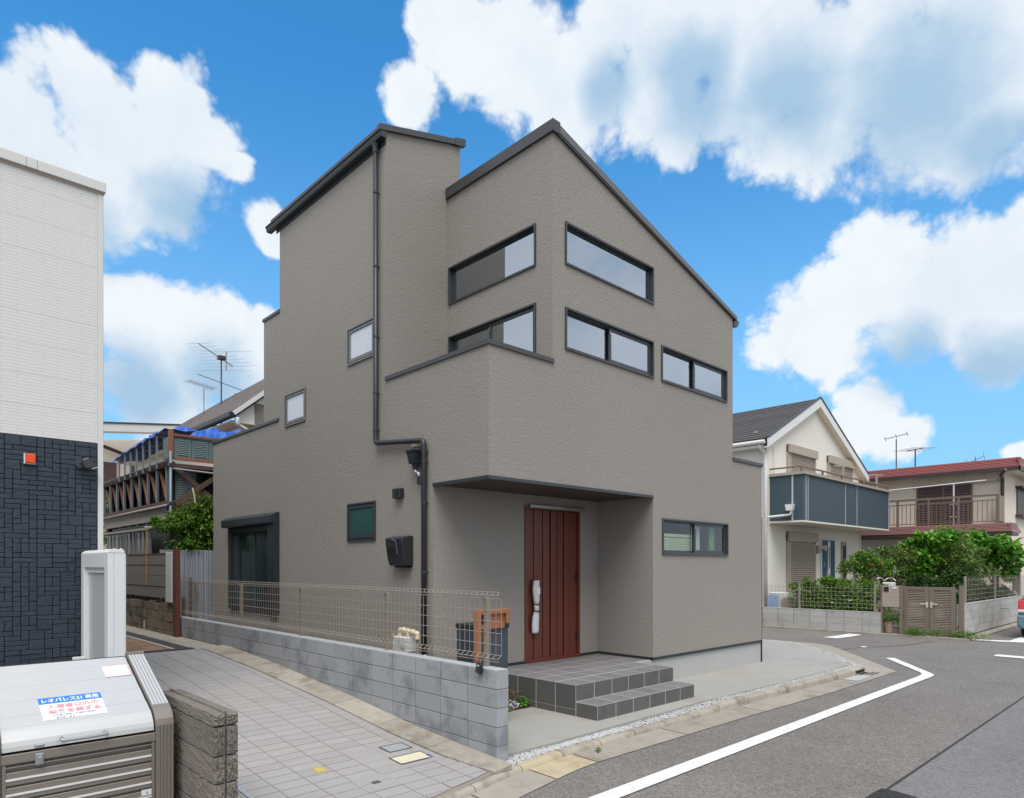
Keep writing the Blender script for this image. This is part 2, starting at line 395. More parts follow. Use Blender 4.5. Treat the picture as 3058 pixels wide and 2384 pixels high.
    M['mossblock'] = mat('weathered_block', (.21, .165, .115), .95, var=.3, vscale=6, bump=.5, bscale=40, objvar=.15, stain=(.04, .036, .025), stain_amt=.85, stain_scale=1.6)
    M['plank'] = mat('grey_plank', (.20, .185, .165), .85, var=.16, vscale=4, stretch=(8, 1.2, 8), objvar=.08, bump=.3, bscale=30)
    M['rust'] = mat('rust', (.13, .045, .028), .85, var=.3, vscale=10, bump=.4, bscale=40)
    M['galv'] = mat('galvanised', (.46, .49, .55), .38, metal=.55, var=.12)
    M['brown_wood'] = mat('brown_wood', (.105, .062, .045), .8, var=.3, vscale=4, stretch=(6, 6, 1), bump=.3, bscale=30, objvar=.15)
    M['red_wood'] = mat('reddish_wood', (.26, .105, .06), .75, var=.25, vscale=6, stretch=(3, 3, 1), objvar=.12)
    M['teal'] = mat('teal_paint', (.135, .195, .20), .7, var=.16, vscale=12, objvar=.06)
    M['pole'] = mat('blue_grey_pole', (.17, .215, .255), .5, var=.1, metal=.3)
    M['tarp'] = mat('blue_tarp', (.012, .10, .45), .42, var=.3, vscale=9, bump=1, bscale=12)
    M['vinyl'] = mat('clear_vinyl', (.20, .20, .20), .25, var=.4, vscale=5, bump=.9, bscale=6, stretch=(1, 6, .8))
    M['oldroof'] = mat('old_corrugated_roof', (.185, .158, .148), .85, var=.35, vscale=2.2, stretch=(1, 1, 1), stain=(.07, .06, .06), stain_amt=.7, stain_scale=1.1)
    M['grey_fascia'] = mat('grey_fascia', (.34, .31, .28), .8, var=.12, vscale=5, big=.12)
    M['chain'] = mat('yellow_chain', (.55, .30, .03), .5, var=.25, vscale=40)
    M['antenna'] = mat('antenna_rod', (.10, .075, .07), .6, metal=.3, var=.2)
    M['antenna_l'] = mat('antenna_light', (.25, .22, .22), .5, metal=.4)
    M['bark'] = mat('bark', (.12, .085, .06), .95, var=.3, bump=.6, bscale=40)
    M['leaf'] = leaf_mat('leaf_green', [(.03, .085, .012), (.07, .18, .018), (.14, .29, .025), (.24, .40, .045)])
    M['leaf_dark'] = leaf_mat('leaf_dark', [(.016, .05, .012), (.035, .09, .016), (.065, .15, .022)], .18)
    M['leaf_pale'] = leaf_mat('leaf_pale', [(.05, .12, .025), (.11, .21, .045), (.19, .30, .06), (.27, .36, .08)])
    M['leaf_big'] = leaf_mat('leaf_broad', [(.035, .13, .014), (.08, .25, .02), (.15, .37, .03), (.22, .45, .05)])
    M['leaf_brown'] = leaf_mat('leaf_seed', [(.16, .12, .05), (.26, .20, .09), (.12, .14, .04)])
    M['flower_w'] = mat('white_flower', (.8, .8, .8), .6)
    M['flower_r'] = mat('red_flower', (.7, .03, .02), .6)
    M['terracotta'] = mat('plant_pot', (.33, .225, .18), .8, var=.1)
    M['chrome'] = mat('chrome', (.6, .6, .62), .18, metal=.9)
    M['rubber'] = mat('rubber', (.02, .02, .021), .8)
    M['car_paint'] = mat('car_paint', (.12, .235, .29), .3, metal=.4, coat=1, var=.02)
    M['car_glass'] = mat('car_glass', (.02, .025, .03), .08, var=.02, spec=.8)
    M['tail_red'] = mat('tail_red', (.55, .01, .012), .15, var=.05, coat=1)
    M['pale_blue'] = mat('pale_blue_panel', (.27, .40, .62), .5, var=.05)
    M['iron'] = mat('cast_iron', (.085, .068, .062), .7, metal=.3, var=.2, bump=.8, bscale=60)
    M['grass'] = leaf_mat('grass_blade', [(.05, .12, .015), (.10, .22, .03), (.17, .30, .05)])
    M['ochre'] = mat('ochre_awning', (.40, .23, .05), .7, var=.2)
defmats()

# ------------------------------------------------------------------ mesh helpers
ORG = {}
class MB:
    def __init__(s): s.v = []; s.f = []
    def poly(s, pts):
        n = len(s.v); s.v += [tuple(p) for p in pts]; s.f.append(tuple(range(n, n + len(pts)))); return s
    def box(s, x0, x1, y0, y1, z0, z1):
        if x0 > x1: x0, x1 = x1, x0
        if y0 > y1: y0, y1 = y1, y0
        if z0 > z1: z0, z1 = z1, z0
        n = len(s.v)
        s.v += [(x0, y0, z0), (x1, y0, z0), (x1, y1, z0), (x0, y1, z0), (x0, y0, z1), (x1, y0, z1), (x1, y1, z1), (x0, y1, z1)]
        s.f += [tuple(n + i for i in q) for q in ((0, 3, 2, 1), (4, 5, 6, 7), (0, 1, 5, 4), (1, 2, 6, 5), (2, 3, 7, 6), (3, 0, 4, 7))]
        return s
    def pbox(s, ax, c, a0, a1, d0, d1, z0, z1):      # box on a facade: a along it, d into it
        return s.box(a0, a1, c + d0, c + d1, z0, z1) if ax == 'y' else s.box(c + d0, c + d1, a0, a1, z0, z1)
    def beam(s, p0, p1, w, h, up=(0, 0, 1)):        # rectangular bar between two points
        p0 = Vector(p0); p1 = Vector(p1); d = (p1 - p0).normalized(); u = Vector(up)
        if abs(d.dot(u)) > .98: u = Vector((1, 0, 0))
        a = d.cross(u).normalized(); b = a.cross(d).normalized()
        n = len(s.v)
        for p in (p0, p1):
            for i, j in ((-1, -1), (1, -1), (1, 1), (-1, 1)):
                s.v.append(tuple(p + a * (w / 2 * i) + b * (h / 2 * j)))
        s.f += [tuple(n + i for i in q) for q in ((0, 1, 2, 3), (7, 6, 5, 4), (0, 4, 5, 1), (1, 5, 6, 2), (2, 6, 7, 3), (3, 7, 4, 0))]
        return s
    def tube(s, pts, r, n=8, cap=True):
        pts = [Vector(p) for p in pts]; rs = r if isinstance(r, (list, tuple)) else [r] * len(pts)
        base = len(s.v); prev = None
        for i, p in enumerate(pts):
            d = (pts[min(i + 1, len(pts) - 1)] - pts[max(i - 1, 0)]).normalized()
            if prev is None:
                u = Vector((0, 0, 1)) if abs(d.z) < .9 else Vector((1, 0, 0))
                a = d.cross(u).normalized()
            else:
                a = (prev - d * prev.dot(d)).normalized()
            prev = a; b = d.cross(a)
            for k in range(n):
                t = 2 * math.pi * k / n
                s.v.append(tuple(p + (a * math.cos(t) + b * math.sin(t)) * rs[i]))
        for i in range(len(pts) - 1):
            for k in range(n):
                k2 = (k + 1) % n
                s.f.append((base + i * n + k, base + i * n + k2, base + (i + 1) * n + k2, base + (i + 1) * n + k))
        if cap:
            s.f.append(tuple(base + k for k in range(n))[::-1]); s.f.append(tuple(base + (len(pts) - 1) * n + k for k in range(n)))
        return s
    def prism(s, poly, ax, a, b):                   # 2-D outline pushed along an axis; outline in the other two axes
        def mk(u, v, w): return (w, u, v) if ax == 'x' else (u, w, v) if ax == 'y' else (u, v, w)
        n = len(s.v); k = len(poly)
        s.v += [mk(u, v, a) for u, v in poly] + [mk(u, v, b) for u, v in poly]
        s.f.append(tuple(range(n + k - 1, n - 1, -1))); s.f.append(tuple(range(n + k, n + 2 * k)))
        for i in range(k):
            j = (i + 1) % k; s.f.append((n + i, n + j, n + k + j, n + k + i))
        return s
    def lathe(s, prof, c, n=16):
        base = len(s.v)
        for r, z in prof:
            for k in range(n):
                t = 2 * math.pi * k / n; s.v.append((c[0] + r * math.cos(t), c[1] + r * math.sin(t), c[2] + z))
        for i in range(len(prof) - 1):
            for k in range(n):
                k2 = (k + 1) % n; s.f.append((base + i * n + k, base + i * n + k2, base + (i + 1) * n + k2, base + (i + 1) * n + k))
        s.f.append(tuple(base + k for k in range(n))[::-1]); s.f.append(tuple(base + (len(prof) - 1) * n + k for k in range(n)))
        return s
    def mesh(s, name, material, org=(0, 0, 0), bevel=0.0, smooth=False, fix=True):
        me = bpy.data.meshes.new(name)
        me.from_pydata([(x - org[0], y - org[1], z - org[2]) for x, y, z in s.v], [], s.f)
        if fix or bevel:
            bm = bmesh.new(); bm.from_mesh(me)
            if fix: bmesh.ops.recalc_face_normals(bm, faces=bm.faces)
            if bevel: bmesh.ops.bevel(bm, geom=[e for e in bm.edges], offset=bevel, segments=1, affect='EDGES', clamp_overlap=True)
            bm.to_mesh(me); bm.free()
        me.materials.append(M[material])
        if smooth:
            me.shade_smooth()
        me.update(); return me

def props(o, label=None, cat=None, group=None, kind=None):
    if label: o['label'] = label
    if cat: o['category'] = cat
    if group: o['group'] = group
    if kind: o['kind'] = kind
    return o
def thing(name, label, cat, loc=(0, 0, 0), group=None):
    o = bpy.data.objects.new(name, None); o.empty_display_size = .1; o.location = loc; COL.objects.link(o)
    ORG[o] = Vector(loc); return props(o, label, cat, group)
def part(name, mb, material, parent, bevel=0.0, smooth=False, label=None, kind=None, fix=True):
    org = ORG[parent]
    o = bpy.data.objects.new(name, mb.mesh(name, material, org, bevel, smooth, fix)); COL.objects.link(o)
    o.parent = parent; ORG[o] = org
    return props(o, label, None, None, kind)
def solo(name, mb, material, label, cat, group=None, kind=None, bevel=0.0, smooth=False, org=(0, 0, 0), fix=True):
    o = bpy.data.objects.new(name, mb.mesh(name, material, org, bevel, smooth, fix)); COL.objects.link(o)
    o.location = org; ORG[o] = Vector(org); return props(o, label, cat, group, kind)
def inst(name, me, parent, loc, rot=(0, 0, 0), scale=(1, 1, 1)):
    o = bpy.data.objects.new(name, me); COL.objects.link(o); o.parent = parent
    o.location = Vector(loc) - ORG[parent]; o.rotation_euler = rot; o.scale = scale; return o
def unit_block(name, material, sx, sy, sz, bevel=.004, rough=0.0, seed=0):
    mb = MB().box(0, sx, 0, sy, 0, sz); return mb.mesh(name, material, bevel=bevel)
def copy_tree(o, delta, parent=None):
    c = o.copy(); COL.objects.link(c); c.parent = parent
    if parent is None: c.location = o.location + Vector(delta)
    for ch in list(o.children): copy_tree(ch, delta, c)
    return c
def smoothpath(pts, n=6):                             # Catmull-Rom
    pts = [Vector(p) for p in pts]; out = []
    for i in range(len(pts) - 1):
        p0 = pts[max(i - 1, 0)]; p1 = pts[i]; p2 = pts[i + 1]; p3 = pts[min(i + 2, len(pts) - 1)]
        for k in range(n):
            t = k / n
            out.append(.5 * ((2 * p1) + (p2 - p0) * t + (2 * p0 - 5 * p1 + 4 * p2 - p3) * t * t + (3 * p1 - p0 - 3 * p2 + p3) * t ** 3))
    out.append(pts[-1]); return out
def interp(x, xs, ys):
    if x <= xs[0]: return ys[0]
    for i in range(len(xs) - 1):
        if x <= xs[i + 1]: return ys[i] + (ys[i + 1] - ys[i]) * (x - xs[i]) / (xs[i + 1] - xs[i])
    return ys[-1]

# ------------------------------------------------------------------ ground, street, kerbs
solo('ground', MB().poly([(-400, -400, -.24), (900, -400, -.24), (900, 900, -.24), (-400, 900, -.24)]), 'earth',
     'bare earth stretching to the horizon around the street', 'ground', kind='structure')
solo('road', MB().poly([(-60, 1.93, -.1), (90, 1.93, -.1), (90, 70, -.1), (-60, 70, -.1)]), 'asphalt',
     'brownish speckled asphalt of the near lane and the crossing street', 'road', kind='structure')
solo('road_lane', MB().poly([(-60, -9, -.096), (90, -9, -.096), (90, 1.93, -.096), (-60, 1.93, -.096)]), 'asphalt2',
     'greyer smoother asphalt of the far lane beyond the seam', 'road', kind='structure')
solo('road_seam', MB().poly([(-30, 1.918, -.092), (60, 1.918, -.092), (60, 1.942, -.092), (-30, 1.942, -.092)]), 'seam',
     'dark straight seam between the two asphalt layers', 'road seam', kind='structure')
mb = MB(); rnd = random.Random(3)
edge = [(5.2, 1.985), (6.0, 1.978), (6.19, 1.965), (6.2, 1.86), (6.17, 1.72), (6.05, 1.5), (5.9, 1.3), (5.2, 1.3)]
mb.poly([(x, y, -.0885) for x, y in edge])
solo('road_patch', mb, 'asphalt3', 'black fresh asphalt patch at the bottom edge of the picture', 'road patch', kind='structure')
mb = MB()
pts = smoothpath([(15.6, 5.9, 0), (16.6, 5.7, 0), (17.6, 5.2, 0), (19.2, 4.95, 0)], 8)
for i in range(len(pts) - 1):
    a, b = pts[i], pts[i + 1]; w = .012 + .008 * rnd.random()
    mb.poly([(a.x, a.y - w, -.096), (b.x, b.y - w, -.096), (b.x, b.y + w, -.096), (a.x, a.y + w, -.096)])
solo('road_crack', mb, 'seam', 'thin wandering crack across the asphalt of the crossing', 'road crack', kind='structure')
def marking(pts, label, z=-.088):
    return solo('road_marking', MB().poly([(x, y, z) for x, y in pts]), 'paint', label, 'road marking', 'white lines painted on the asphalt')
ln = [(-8, 3.35), (12.4, 3.36), (12.9, 3.355), (13.25, 3.37), (13.43, 3.45), (15.15, 4.575), (15.02, 4.70), (13.42, 3.63), (13.2, 3.55), (12.8, 3.53), (-8, 3.53)]
marking(ln, 'long white edge line that bends round the street corner')
marking([(18.12, 7.18), (18.15, 6.82), (18.8, 6.73), (19.61, 6.71), (19.62, 7.07), (18.9, 7.10)], 'short broad white stop bar on the crossing street')
marking([(16.97, 3.24), (17.35, 3.25), (17.25, 1.2), (16.88, 1.2)], 'white bar at the right edge of the picture beyond the bent line')
marking([(20.0, 4.69), (20.28, 4.70), (20.75, 3.62), (24, 3.58), (24, 3.28), (20.45, 3.28)], 'white line along the far kerb below the right garden wall')
marking([(16.6, 5.75), (16.8, 5.73), (16.78, 5.62), (16.6, 5.64)], 'tiny white paint dab beside the thin crack')
for (x, y, rx, lab) in ((18.85, 8.85, .36, 'round dark manhole cover behind the grey house corner'), (19.1, 5.55, .2, 'small dark drain lid in front of the bronze gate'), (19.75, 4.72, .22, 'dark drain lid beside the white line below the right wall')):
    solo('manhole_cover', MB().lathe([(rx, 0), (rx, .006), (rx * .9, .008), (rx * .88, .006), (.02, .006)], (0, 0, 0), 24), 'iron', lab, 'manhole cover', 'iron covers in the road', org=(x, y, -.0955))

KX = [-9, 2.0, 3.0, 3.5, 4.2, 5.0, 7.8, 11.5, 12.8]
KY = [3.9, 3.95, 4.13, 4.23, 4.38, 4.46, 4.45, 4.33, 4.35]
AX = [-9, 2.0, 3.0, 3.82, 4.66, 5.0, 7.95, 10.5, 13.27]
AY = [3.45, 3.5, 3.75, 3.93, 4.09, 4.12, 4.07, 3.97, 3.97]
kfront = lambda x: interp(x, KX, KY)
aedge = lambda x: interp(x, AX, AY)
ktop = lambda x: interp(x, [7.4, 8.3], [-.042, .008])
KW = .115
kerb = thing('kerb', 'weathered concrete kerb between the pebble strip and the gutter', 'kerb', (4, 4.4, -.1)); kerb['kind'] = 'structure'
cuts = [-6.0] + [-5.4 + .6 * i for i in range(13)] + [2.45, 3.02, 3.62, 4.30, 4.92, 5.52, 6.12, 6.72, 7.32, 7.92, 8.55, 9.15, 9.75, 10.35, 10.95, 11.55, 12.15, 12.78]
for a, b in zip(cuts[:-1], cuts[1:]):
    mb = MB(); g = .006; rows = []
    for x in (a + g, (a + b) / 2, b - g):
        y0 = kfront(x); zt = ktop(x)
        rows.append([(x, y0 - .012, -.12), (x, y0, zt - .03), (x, y0 + .012, zt - .008), (x, y0 + .035, zt), (x, y0 + KW, zt), (x, y0 + KW, -.12)])
    for r0, r1 in zip(rows[:-1], rows[1:]):
        for i in range(6): mb.poly([r0[i], r1[i], r1[(i + 1) % 6], r0[(i + 1) % 6]])
    mb.poly(rows[0]); mb.poly(rows[-1])
    part('kerb_stone', mb, 'gutter_y' if 4.2 < a < 4.4 else 'kerb', kerb)
gutter = thing('gutter', 'concrete gutter slabs along the foot of the kerb', 'gutter', (4, 4.2, -.1)); gutter['kind'] = 'structure'
gc = [-6, -5, -4, -3, -2, -1, 0, 1, 2, 2.9, 3.55, 4.38, 5.05, 6.6, 8.4, 10.2, 11.6, 12.35]
for a, b in zip(gc[:-1], gc[1:]):
    mb = MB(); n = 4
    for i in range(n):
        x0 = a + .008 + (b - a - .016) * i / n; x1 = a + .008 + (b - a - .016) * (i + 1) / n
        mb.poly([(x0, aedge(x0), -.092), (x1, aedge(x1), -.092), (x1, kfront(x1) - .004, -.085), (x0, kfront(x0) - .004, -.085)])
    part('gutter_slab', mb, 'gutter_y' if 4.3 < a < 4.5 else 'gutter', gutter)
# drain inlet under the kerb end with a grating
part('drain_grate', MB().box(12.2, 12.7, 4.25, 4.31, -.084, -.08), 'gap', gutter)
for i in range(2): part('grate_slot', MB().box(12.45, 12.85, 4.12 + .07 * i, 4.135 + .07 * i, -.083, -.080), 'gap', gutter)
part('inlet_cover', MB().box(11.65, 12.3, 4.06, 4.28, -.088, -.0795), 'base', gutter)
part('kerb_slot', MB().box(12.35, 12.78, 4.337, 4.353, -.084, -.035), 'gap', gutter)

arc_in = [(15.3, 9.5), (15.62, 8.3), (15.70, 7.65), (15.76, 7.25), (15.64, 6.75), (15.1, 6.19), (14.31, 5.49), (13.52, 4.91), (13.06, 4.57)]
arc_out = [(16.5, 9.5), (16.59, 8.5), (16.59, 8.08), (16.62, 7.1), (16.6, 6.72), (16.36, 6.31), (15.56, 5.65), (14.43, 4.82), (13.27, 3.97)]
mb = MB()
for i in range(len(arc_in) - 1):
    a, b, c, d = arc_in[i], arc_in[i + 1], arc_out[i + 1], arc_out[i]
    mb.poly([(a[0], a[1], -.015), (b[0], b[1], -.02 if i < 7 else -.03), (c[0], c[1], -.093), (d[0], d[1], -.093)])
mb.poly([(13.06, 4.57, -.03), (12.78, 4.47, -.03), (12.78, 4.34, -.088), (13.27, 3.97, -.093)])
mb.poly([(12.35, 4.34, -.088), (12.78, 4.34, -.088), (13.27, 3.97, -.093), (12.35, 3.965, -.092)])
solo('apron', mb, 'gutter', 'sloped concrete apron running round the street corner', 'apron', kind='structure')
# house slab of trowelled concrete
SF = lambda x: interp(x, [4.3, 5.0, 8.0, 10, 13.1], [4.68, 4.66, 4.72, 4.64, 4.62])
front = [(4.32, SF(4.32)), (5.0, SF(5)), (6.5, SF(6.5)), (8, SF(8)), (10, SF(10)), (12.9, SF(12.9))]
inner = [(x - .13, y + .05) for x, y in reversed(arc_in)]
outline = front + inner[1:] + [(15.1, 16), (4.32, 16)]
mb = MB().prism(outline, 'z', -.13, 0.0)
solo('concrete_slab', mb, 'slab', 'smooth grey concrete slab around the grey house', 'slab', kind='structure')
mb = MB(); mb.poly([(12.05, 8.3, .003), (15.3, 7.5, .003), (15.3, 7.53, .003), (12.05, 8.33, .003)])
solo('slab_joint', mb, 'mortar', 'thin joint line across the concrete slab corner', 'joint', kind='structure')
solo('soil', MB().box(4.32, 6.06, 6.03, 6.95, -.05, .012), 'soil', 'dark garden soil beside the porch steps', 'soil', kind='structure')
solo('round_inspection_lid', MB().lathe([(.098, 0), (.098, .004), (.088, .006), (.02, .006)], (0, 0, 0), 28), 'plate', 'round bluish plastic lid set into the concrete slab', 'lid', org=(5.36, 5.36, .001))
solo('square_inspection_lid', MB().box(-.2, .2, -.17, .17, 0, .006), 'cream_lid', 'square cream lid in the slab behind the house corner', 'lid', org=(13.98, 6.06, .001), bevel=.002)

# pebbles
def pebbles():
    rnd = random.Random(11); mb = MB()
    base = [(1, 0, 0), (-1, 0, 0), (0, 1, 0), (0, -1, 0), (0, 0, 1), (0, 0, -1)]
    fcs = [(0, 2, 4), (2, 1, 4), (1, 3, 4), (3, 0, 4), (2, 0, 5), (1, 2, 5), (3, 1, 5), (0, 3, 5)]
    def one(x, y, z):
        r = rnd.uniform(.008, .0145); sc = (r * rnd.uniform(.8, 1.4), r * rnd.uniform(.7, 1.2), r * rnd.uniform(.6, .9))
        m3 = Matrix.Rotation(rnd.uniform(0, 6.28), 3, 'Z') @ Matrix.Rotation(rnd.uniform(-.5, .5), 3, 'X')
        n = len(mb.v)
        for p in base:
            q = m3 @ Vector((p[0] * sc[0], p[1] * sc[1], p[2] * sc[2])); mb.v.append((x + q.x, y + q.y, z + q.z))
        for f in fcs: mb.f.append(tuple(n + i for i in f))
    for _ in range(6400):
        x = rnd.uniform(4.02, 13.1) if rnd.random() > .25 else rnd.uniform(4.02, 6.2)
        y0 = kfront(x) + KW - .01; y1 = SF(x) if x > 4.32 else 4.58
        if x < 4.3: y1 = min(4.59, 4.36 + (x - 3.9) * 1.2); 
        if y1 <= y0: continue
        one(x, rnd.uniform(y0, y1), rnd.uniform(-.05, -.028) + (ktop(x) + .042) * .35)
    for i in range(len(arc_in) - 1):
        a, b = Vector(arc_in[i]), Vector(arc_in[i + 1])
        for _ in range(int((b - a).length * 260)):
            t = rnd.random(); p = a + (b - a) * t
            k = rnd.uniform(.0, .15); one(p.x - k, p.y + k * .4, rnd.uniform(-.012, .0))
    return mb
solo('pebbles', pebbles(), 'pebble', 'strip of white pebbles between the kerb and the concrete slab', 'pebbles', kind='stuff', fix=False)
solo('pebble_bed', MB().poly([(3.95, 4.36, -.062), (4.6, 4.5, -.062), (13, 4.4, -.03), (13.2, 4.72, -.03), (4.32, 4.75, -.062), (4.15, 4.6, -.062)]), 'base', 'pale bed under the white pebbles', 'bed', kind='structure')

# ------------------------------------------------------------------ the sloping alley on the left
ZY = [3.5, 4.3, 5, 5.9, 7.2, 9.3, 11, 14, 40]
ZZ = [-.06, -.035, 0, .06, .19, .36, .45, .45, .6]
az = lambda y: interp(y, ZY, ZZ)
mb = MB(); ys = [5, 5.9, 7.2, 9.3, 11, 14, 22]
fr = [(-12, 3.97), (2, 4.02), (3, 4.2), (3.5, 4.3), (4.17, 4.45)]
for (xa, ya), (xb, yb) in zip(fr[:-1], fr[1:]):
    mb.poly([(xa, ya, az(ya) - .006), (xb, yb, az(yb) - .006), (xb, 5, az(5) - .006), (xa, 5, az(5) - .006)])
for a, b in zip(ys[:-1], ys[1:]):
    mb.poly([(-12, a, az(a) - .006), (4.17, a, az(a) - .006), (4.17, b, az(b) - .006), (-12, b, az(b) - .006)])
alley = solo('alley', mb, 'grout', 'sloping alley paved with pale grey tiles', 'alley', kind='structure')
TW, TD = .28, .157
tile_me = unit_block('tile', 'tile', TW - .008, TD - .012, .012, .0012)
cols = [2.05 + TW * i for i in range(7)]
lids = [(2.86, 3.18, 4.66, 4.99), (3.53, 3.79, 5.40, 5.60), (3.435, 3.79, 5.07, 5.275), (2.75, 2.84, 5.32, 5.43)]
extra = MB(); made = 0
def tilebox(x0, x1, y):
    z0, z1 = az(y), az(y + TD); n = len(extra.v)
    extra.v += [(x0, y, z0), (x1, y, z0), (x1, y + TD - .006, z1), (x0, y + TD - .006, z1), (x0, y, z0 - .01), (x1, y, z0 - .01), (x1, y + TD - .006, z1 - .01), (x0, y + TD - .006, z1 - .01)]
    extra.f += [tuple(n + i for i in q) for q in ((0, 1, 2, 3), (0, 4, 5, 1), (1, 5, 6, 2), (2, 6, 7, 3), (3, 7, 4, 0))]
y = 4.04
while y < 11.38:
    for ci, x in enumerate([1.77, 1.49] + cols):
        x1 = x + TW - .006; xm = 3.80 + .0 * y
        ya, yb = kfront(x) + KW + .01, kfront(x1) + KW + .01
        if y < max(ya, yb):
            if min(ya, yb) < y + TD - .02 and x < 3.8:
                xr_ = min(x1, 3.93); yt_ = y + TD - .012; P0 = max(y, ya); P1 = max(y, yb)
                q = [(x, min(P0, yt_)), (xr_, min(P1, yt_)), (xr_, yt_), (x, yt_)]
                extra.poly([(u, v, az(v)) for u, v in q])
            continue
        if any(l[0] - .03 < x + .14 < l[1] + .03 and l[2] - .02 < y + .07 < l[3] + .02 for l in lids[1:3]): continue
        if x1 > 3.86:
            if x < 3.8: tilebox(x, 3.86 + interp(y, [4.4, 5, 11.3], [.085, .015, -.05]), y)
            continue
        if ci >= 2 and made < 296 and not (x < 2.3 and y > 9.5):
            sl = math.atan((az(y + TD) - az(y)) / TD)
            inst('tile', tile_me, alley, (x, y, az(y) - .012), (sl, 0, 0)); made += 1
        else: tilebox(x, x1, y)
    y += TD
extra.poly([(3.17, 4.985, az(4.985) - .003), (3.86, 4.985, az(4.985) - .003), (3.86, 5.66, az(5.66) - .003), (3.17, 5.66, az(5.66) - .003)])
part('tile_field', extra, 'tile', alley, kind='stuff')
# lids in the alley paving
def lid(name, x0, x1, y0, y1, m, fm, label, cat, fr=.012, h=.006):
    zc = az((y0 + y1) / 2); sl = math.atan((az(y1) - az(y0)) / (y1 - y0))
    t = thing(name, label, cat, ((x0 + x1) / 2, (y0 + y1) / 2, zc)); X, Y = (x1 - x0) / 2, (y1 - y0) / 2
    ORG[t] = Vector((0, 0, 0)); t.rotation_euler = (sl, 0, 0)
    part('lid_plate', MB().box(-X + fr, X - fr, -Y + fr, Y - fr, -.01, h * .7), m, t)
    f = MB()
    for b in ((-X, X, -Y, -Y + fr), (-X, X, Y - fr, Y), (-X, -X + fr, -Y + fr, Y - fr), (X - fr, X, -Y + fr, Y - fr)): f.box(*b, -.01, h)
    part('lid_frame', f, fm, t); return t
t = lid('paved_cover', 2.86, 3.18, 4.665, 4.99, 'tile', 'plate', 'square tile-filled cover with a thin metal rim in the alley', 'cover')
part('lift_slot', MB().box(-.035, .035, -.025, .025, 0, .009), 'lid_frame', t)
part('cover_joint', MB().box(-.145, .145, -.002, .002, 0, .0055), 'grout', t)
lid('chequered_cover', 3.53, 3.79, 5.40, 5.595, 'plate', 'lid_frame', 'silver chequered metal cover, the upper one in the alley paving', 'cover')
t = lid('water_meter_lid', 3.435, 3.79, 5.07, 5.275, 'cream_lid', 'lid_frame', 'cream water meter lid with a blue corner, nearest the block wall end', 'lid')
part('corner_mark', MB().box(.155, .182, -.07, -.02, 0, .0075), 'blue', t)
lid('marker_tile', 2.75, 2.84, 5.32, 5.43, 'brass', 'brass', 'small yellow marker tile set in the alley paving', 'tile', .006)
solo('edge_strip', MB().poly([(2.075, 4.6, az(4.6) + .006), (2.11, 4.6, az(4.6) + .006), (2.11, 5.9, az(5.9) + .006), (2.075, 5.9, az(5.9) + .006)]), 'plate', 'thin white strip on the paving beside the split-face wall', 'strip')
# kerb along the foot of the block wall
wk = thing('wall_kerb', 'narrow concrete kerb along the foot of the new block wall', 'kerb', (4, 8, .2)); wk['kind'] = 'structure'
yy = 4.38
while yy < 11.3:
    y1 = min(yy + .9, 11.32); mb = MB(); n = 4; R0 = []
    for i in range(n + 1):
        y_ = yy + .004 + (y1 - yy - .008) * i / n; z = az(y_)
        xo = 3.865 + interp(y_, [4.4, 5, 11.3], [.09, .02, -.05])
        R0.append([(xo, y_, z - .03), (xo, y_, z + .012), (xo + .02, y_, z + .022), (xo + .1, y_, z + .024), (4.16, y_, z + .045), (4.16, y_, z - .03)])
    for r0, r1 in zip(R0[:-1], R0[1:]):
        for i in range(6): mb.poly([r0[i], r1[i], r1[(i + 1) % 6], r0[(i + 1) % 6]])
    mb.poly(R0[0]); mb.poly(R0[-1])
    part('kerb_stone', mb, 'kerb', wk); yy = y1
# brick paving further back, with a dark drain line
bp = thing('brick_paving', 'reddish brick paving at the back end of the alley', 'paving', (2.5, 12.5, .45)); bp['kind'] = 'structure'
bme = unit_block('brick', 'brick', .194, .094, .05, .003)
for r in range(44):
    for c in range(9):
        x = 1.55 + .2 * c + (.1 if r % 2 else 0)
        if x > 3.28: continue
        inst('brick', bme, bp, (x, 11.45 + r * .1, .412))
part('bedding', MB().box(1.4, 4.16, 11.42, 22, .40, .452), 'grout', bp)
part('drain_line', MB().box(3.5, 3.72, 11.45, 18, .44, .463), 'iron', bp)
part('edge_line', MB().box(3.44, 3.5, 11.45, 18, .44, .466), 'base', bp)
part('drain_grating', MB().box(2.98, 3.74, 11.40, 11.56, .44, .468), 'iron', bp)
part('concrete_margin', MB().box(3.72, 4.16, 11.3, 18, .40, .462), 'kerb', bp)
for i, (x, y) in enumerate(((2.55, 12.6), (2.45, 13.3))):
    part('pale_slab', MB().box(x, x + .35, y, y + .2, .45, .468), 'cream_lid', bp)

# ------------------------------------------------------------------ new block wall beside the alley
bw = thing('block_wall', 'new grey concrete block wall beside the tiled alley', 'wall', (4.24, 4.6, 0))
X0, X1 = 4.165, 4.31
CH, BL = .1765, .4345
ztop = .828
me_full = unit_block('block', 'block', X1 - X0, BL - .010, CH - .008, .003)
me_h = unit_block('block', 'block', X1 - X0, BL * .5, CH - .006, .003)
part('mortar_core', MB().prism([(4.592, -.12), (13.78, .25), (13.78, ztop - .01), (4.592, ztop - .01)], 'x', X0 + .005, X1 - .005), 'mortar', bw)
for r in range(6):
    z1 = ztop - r * CH; z0 = z1 - CH
    for c in range(22):
        y0 = 4.585 + c * BL
        if y0 > 13.6: break
        if z1 < az(y0 + BL / 2) - .01: continue
        if y0 + BL > 13.85:
            part('block', MB().box(X0, X1, y0 + .003, 13.8, z0 + .003, z1 - .003), 'block', bw, bevel=.003); continue
        inst('block', me_full, bw, (X0, y0 + .0035, z0 + .003))
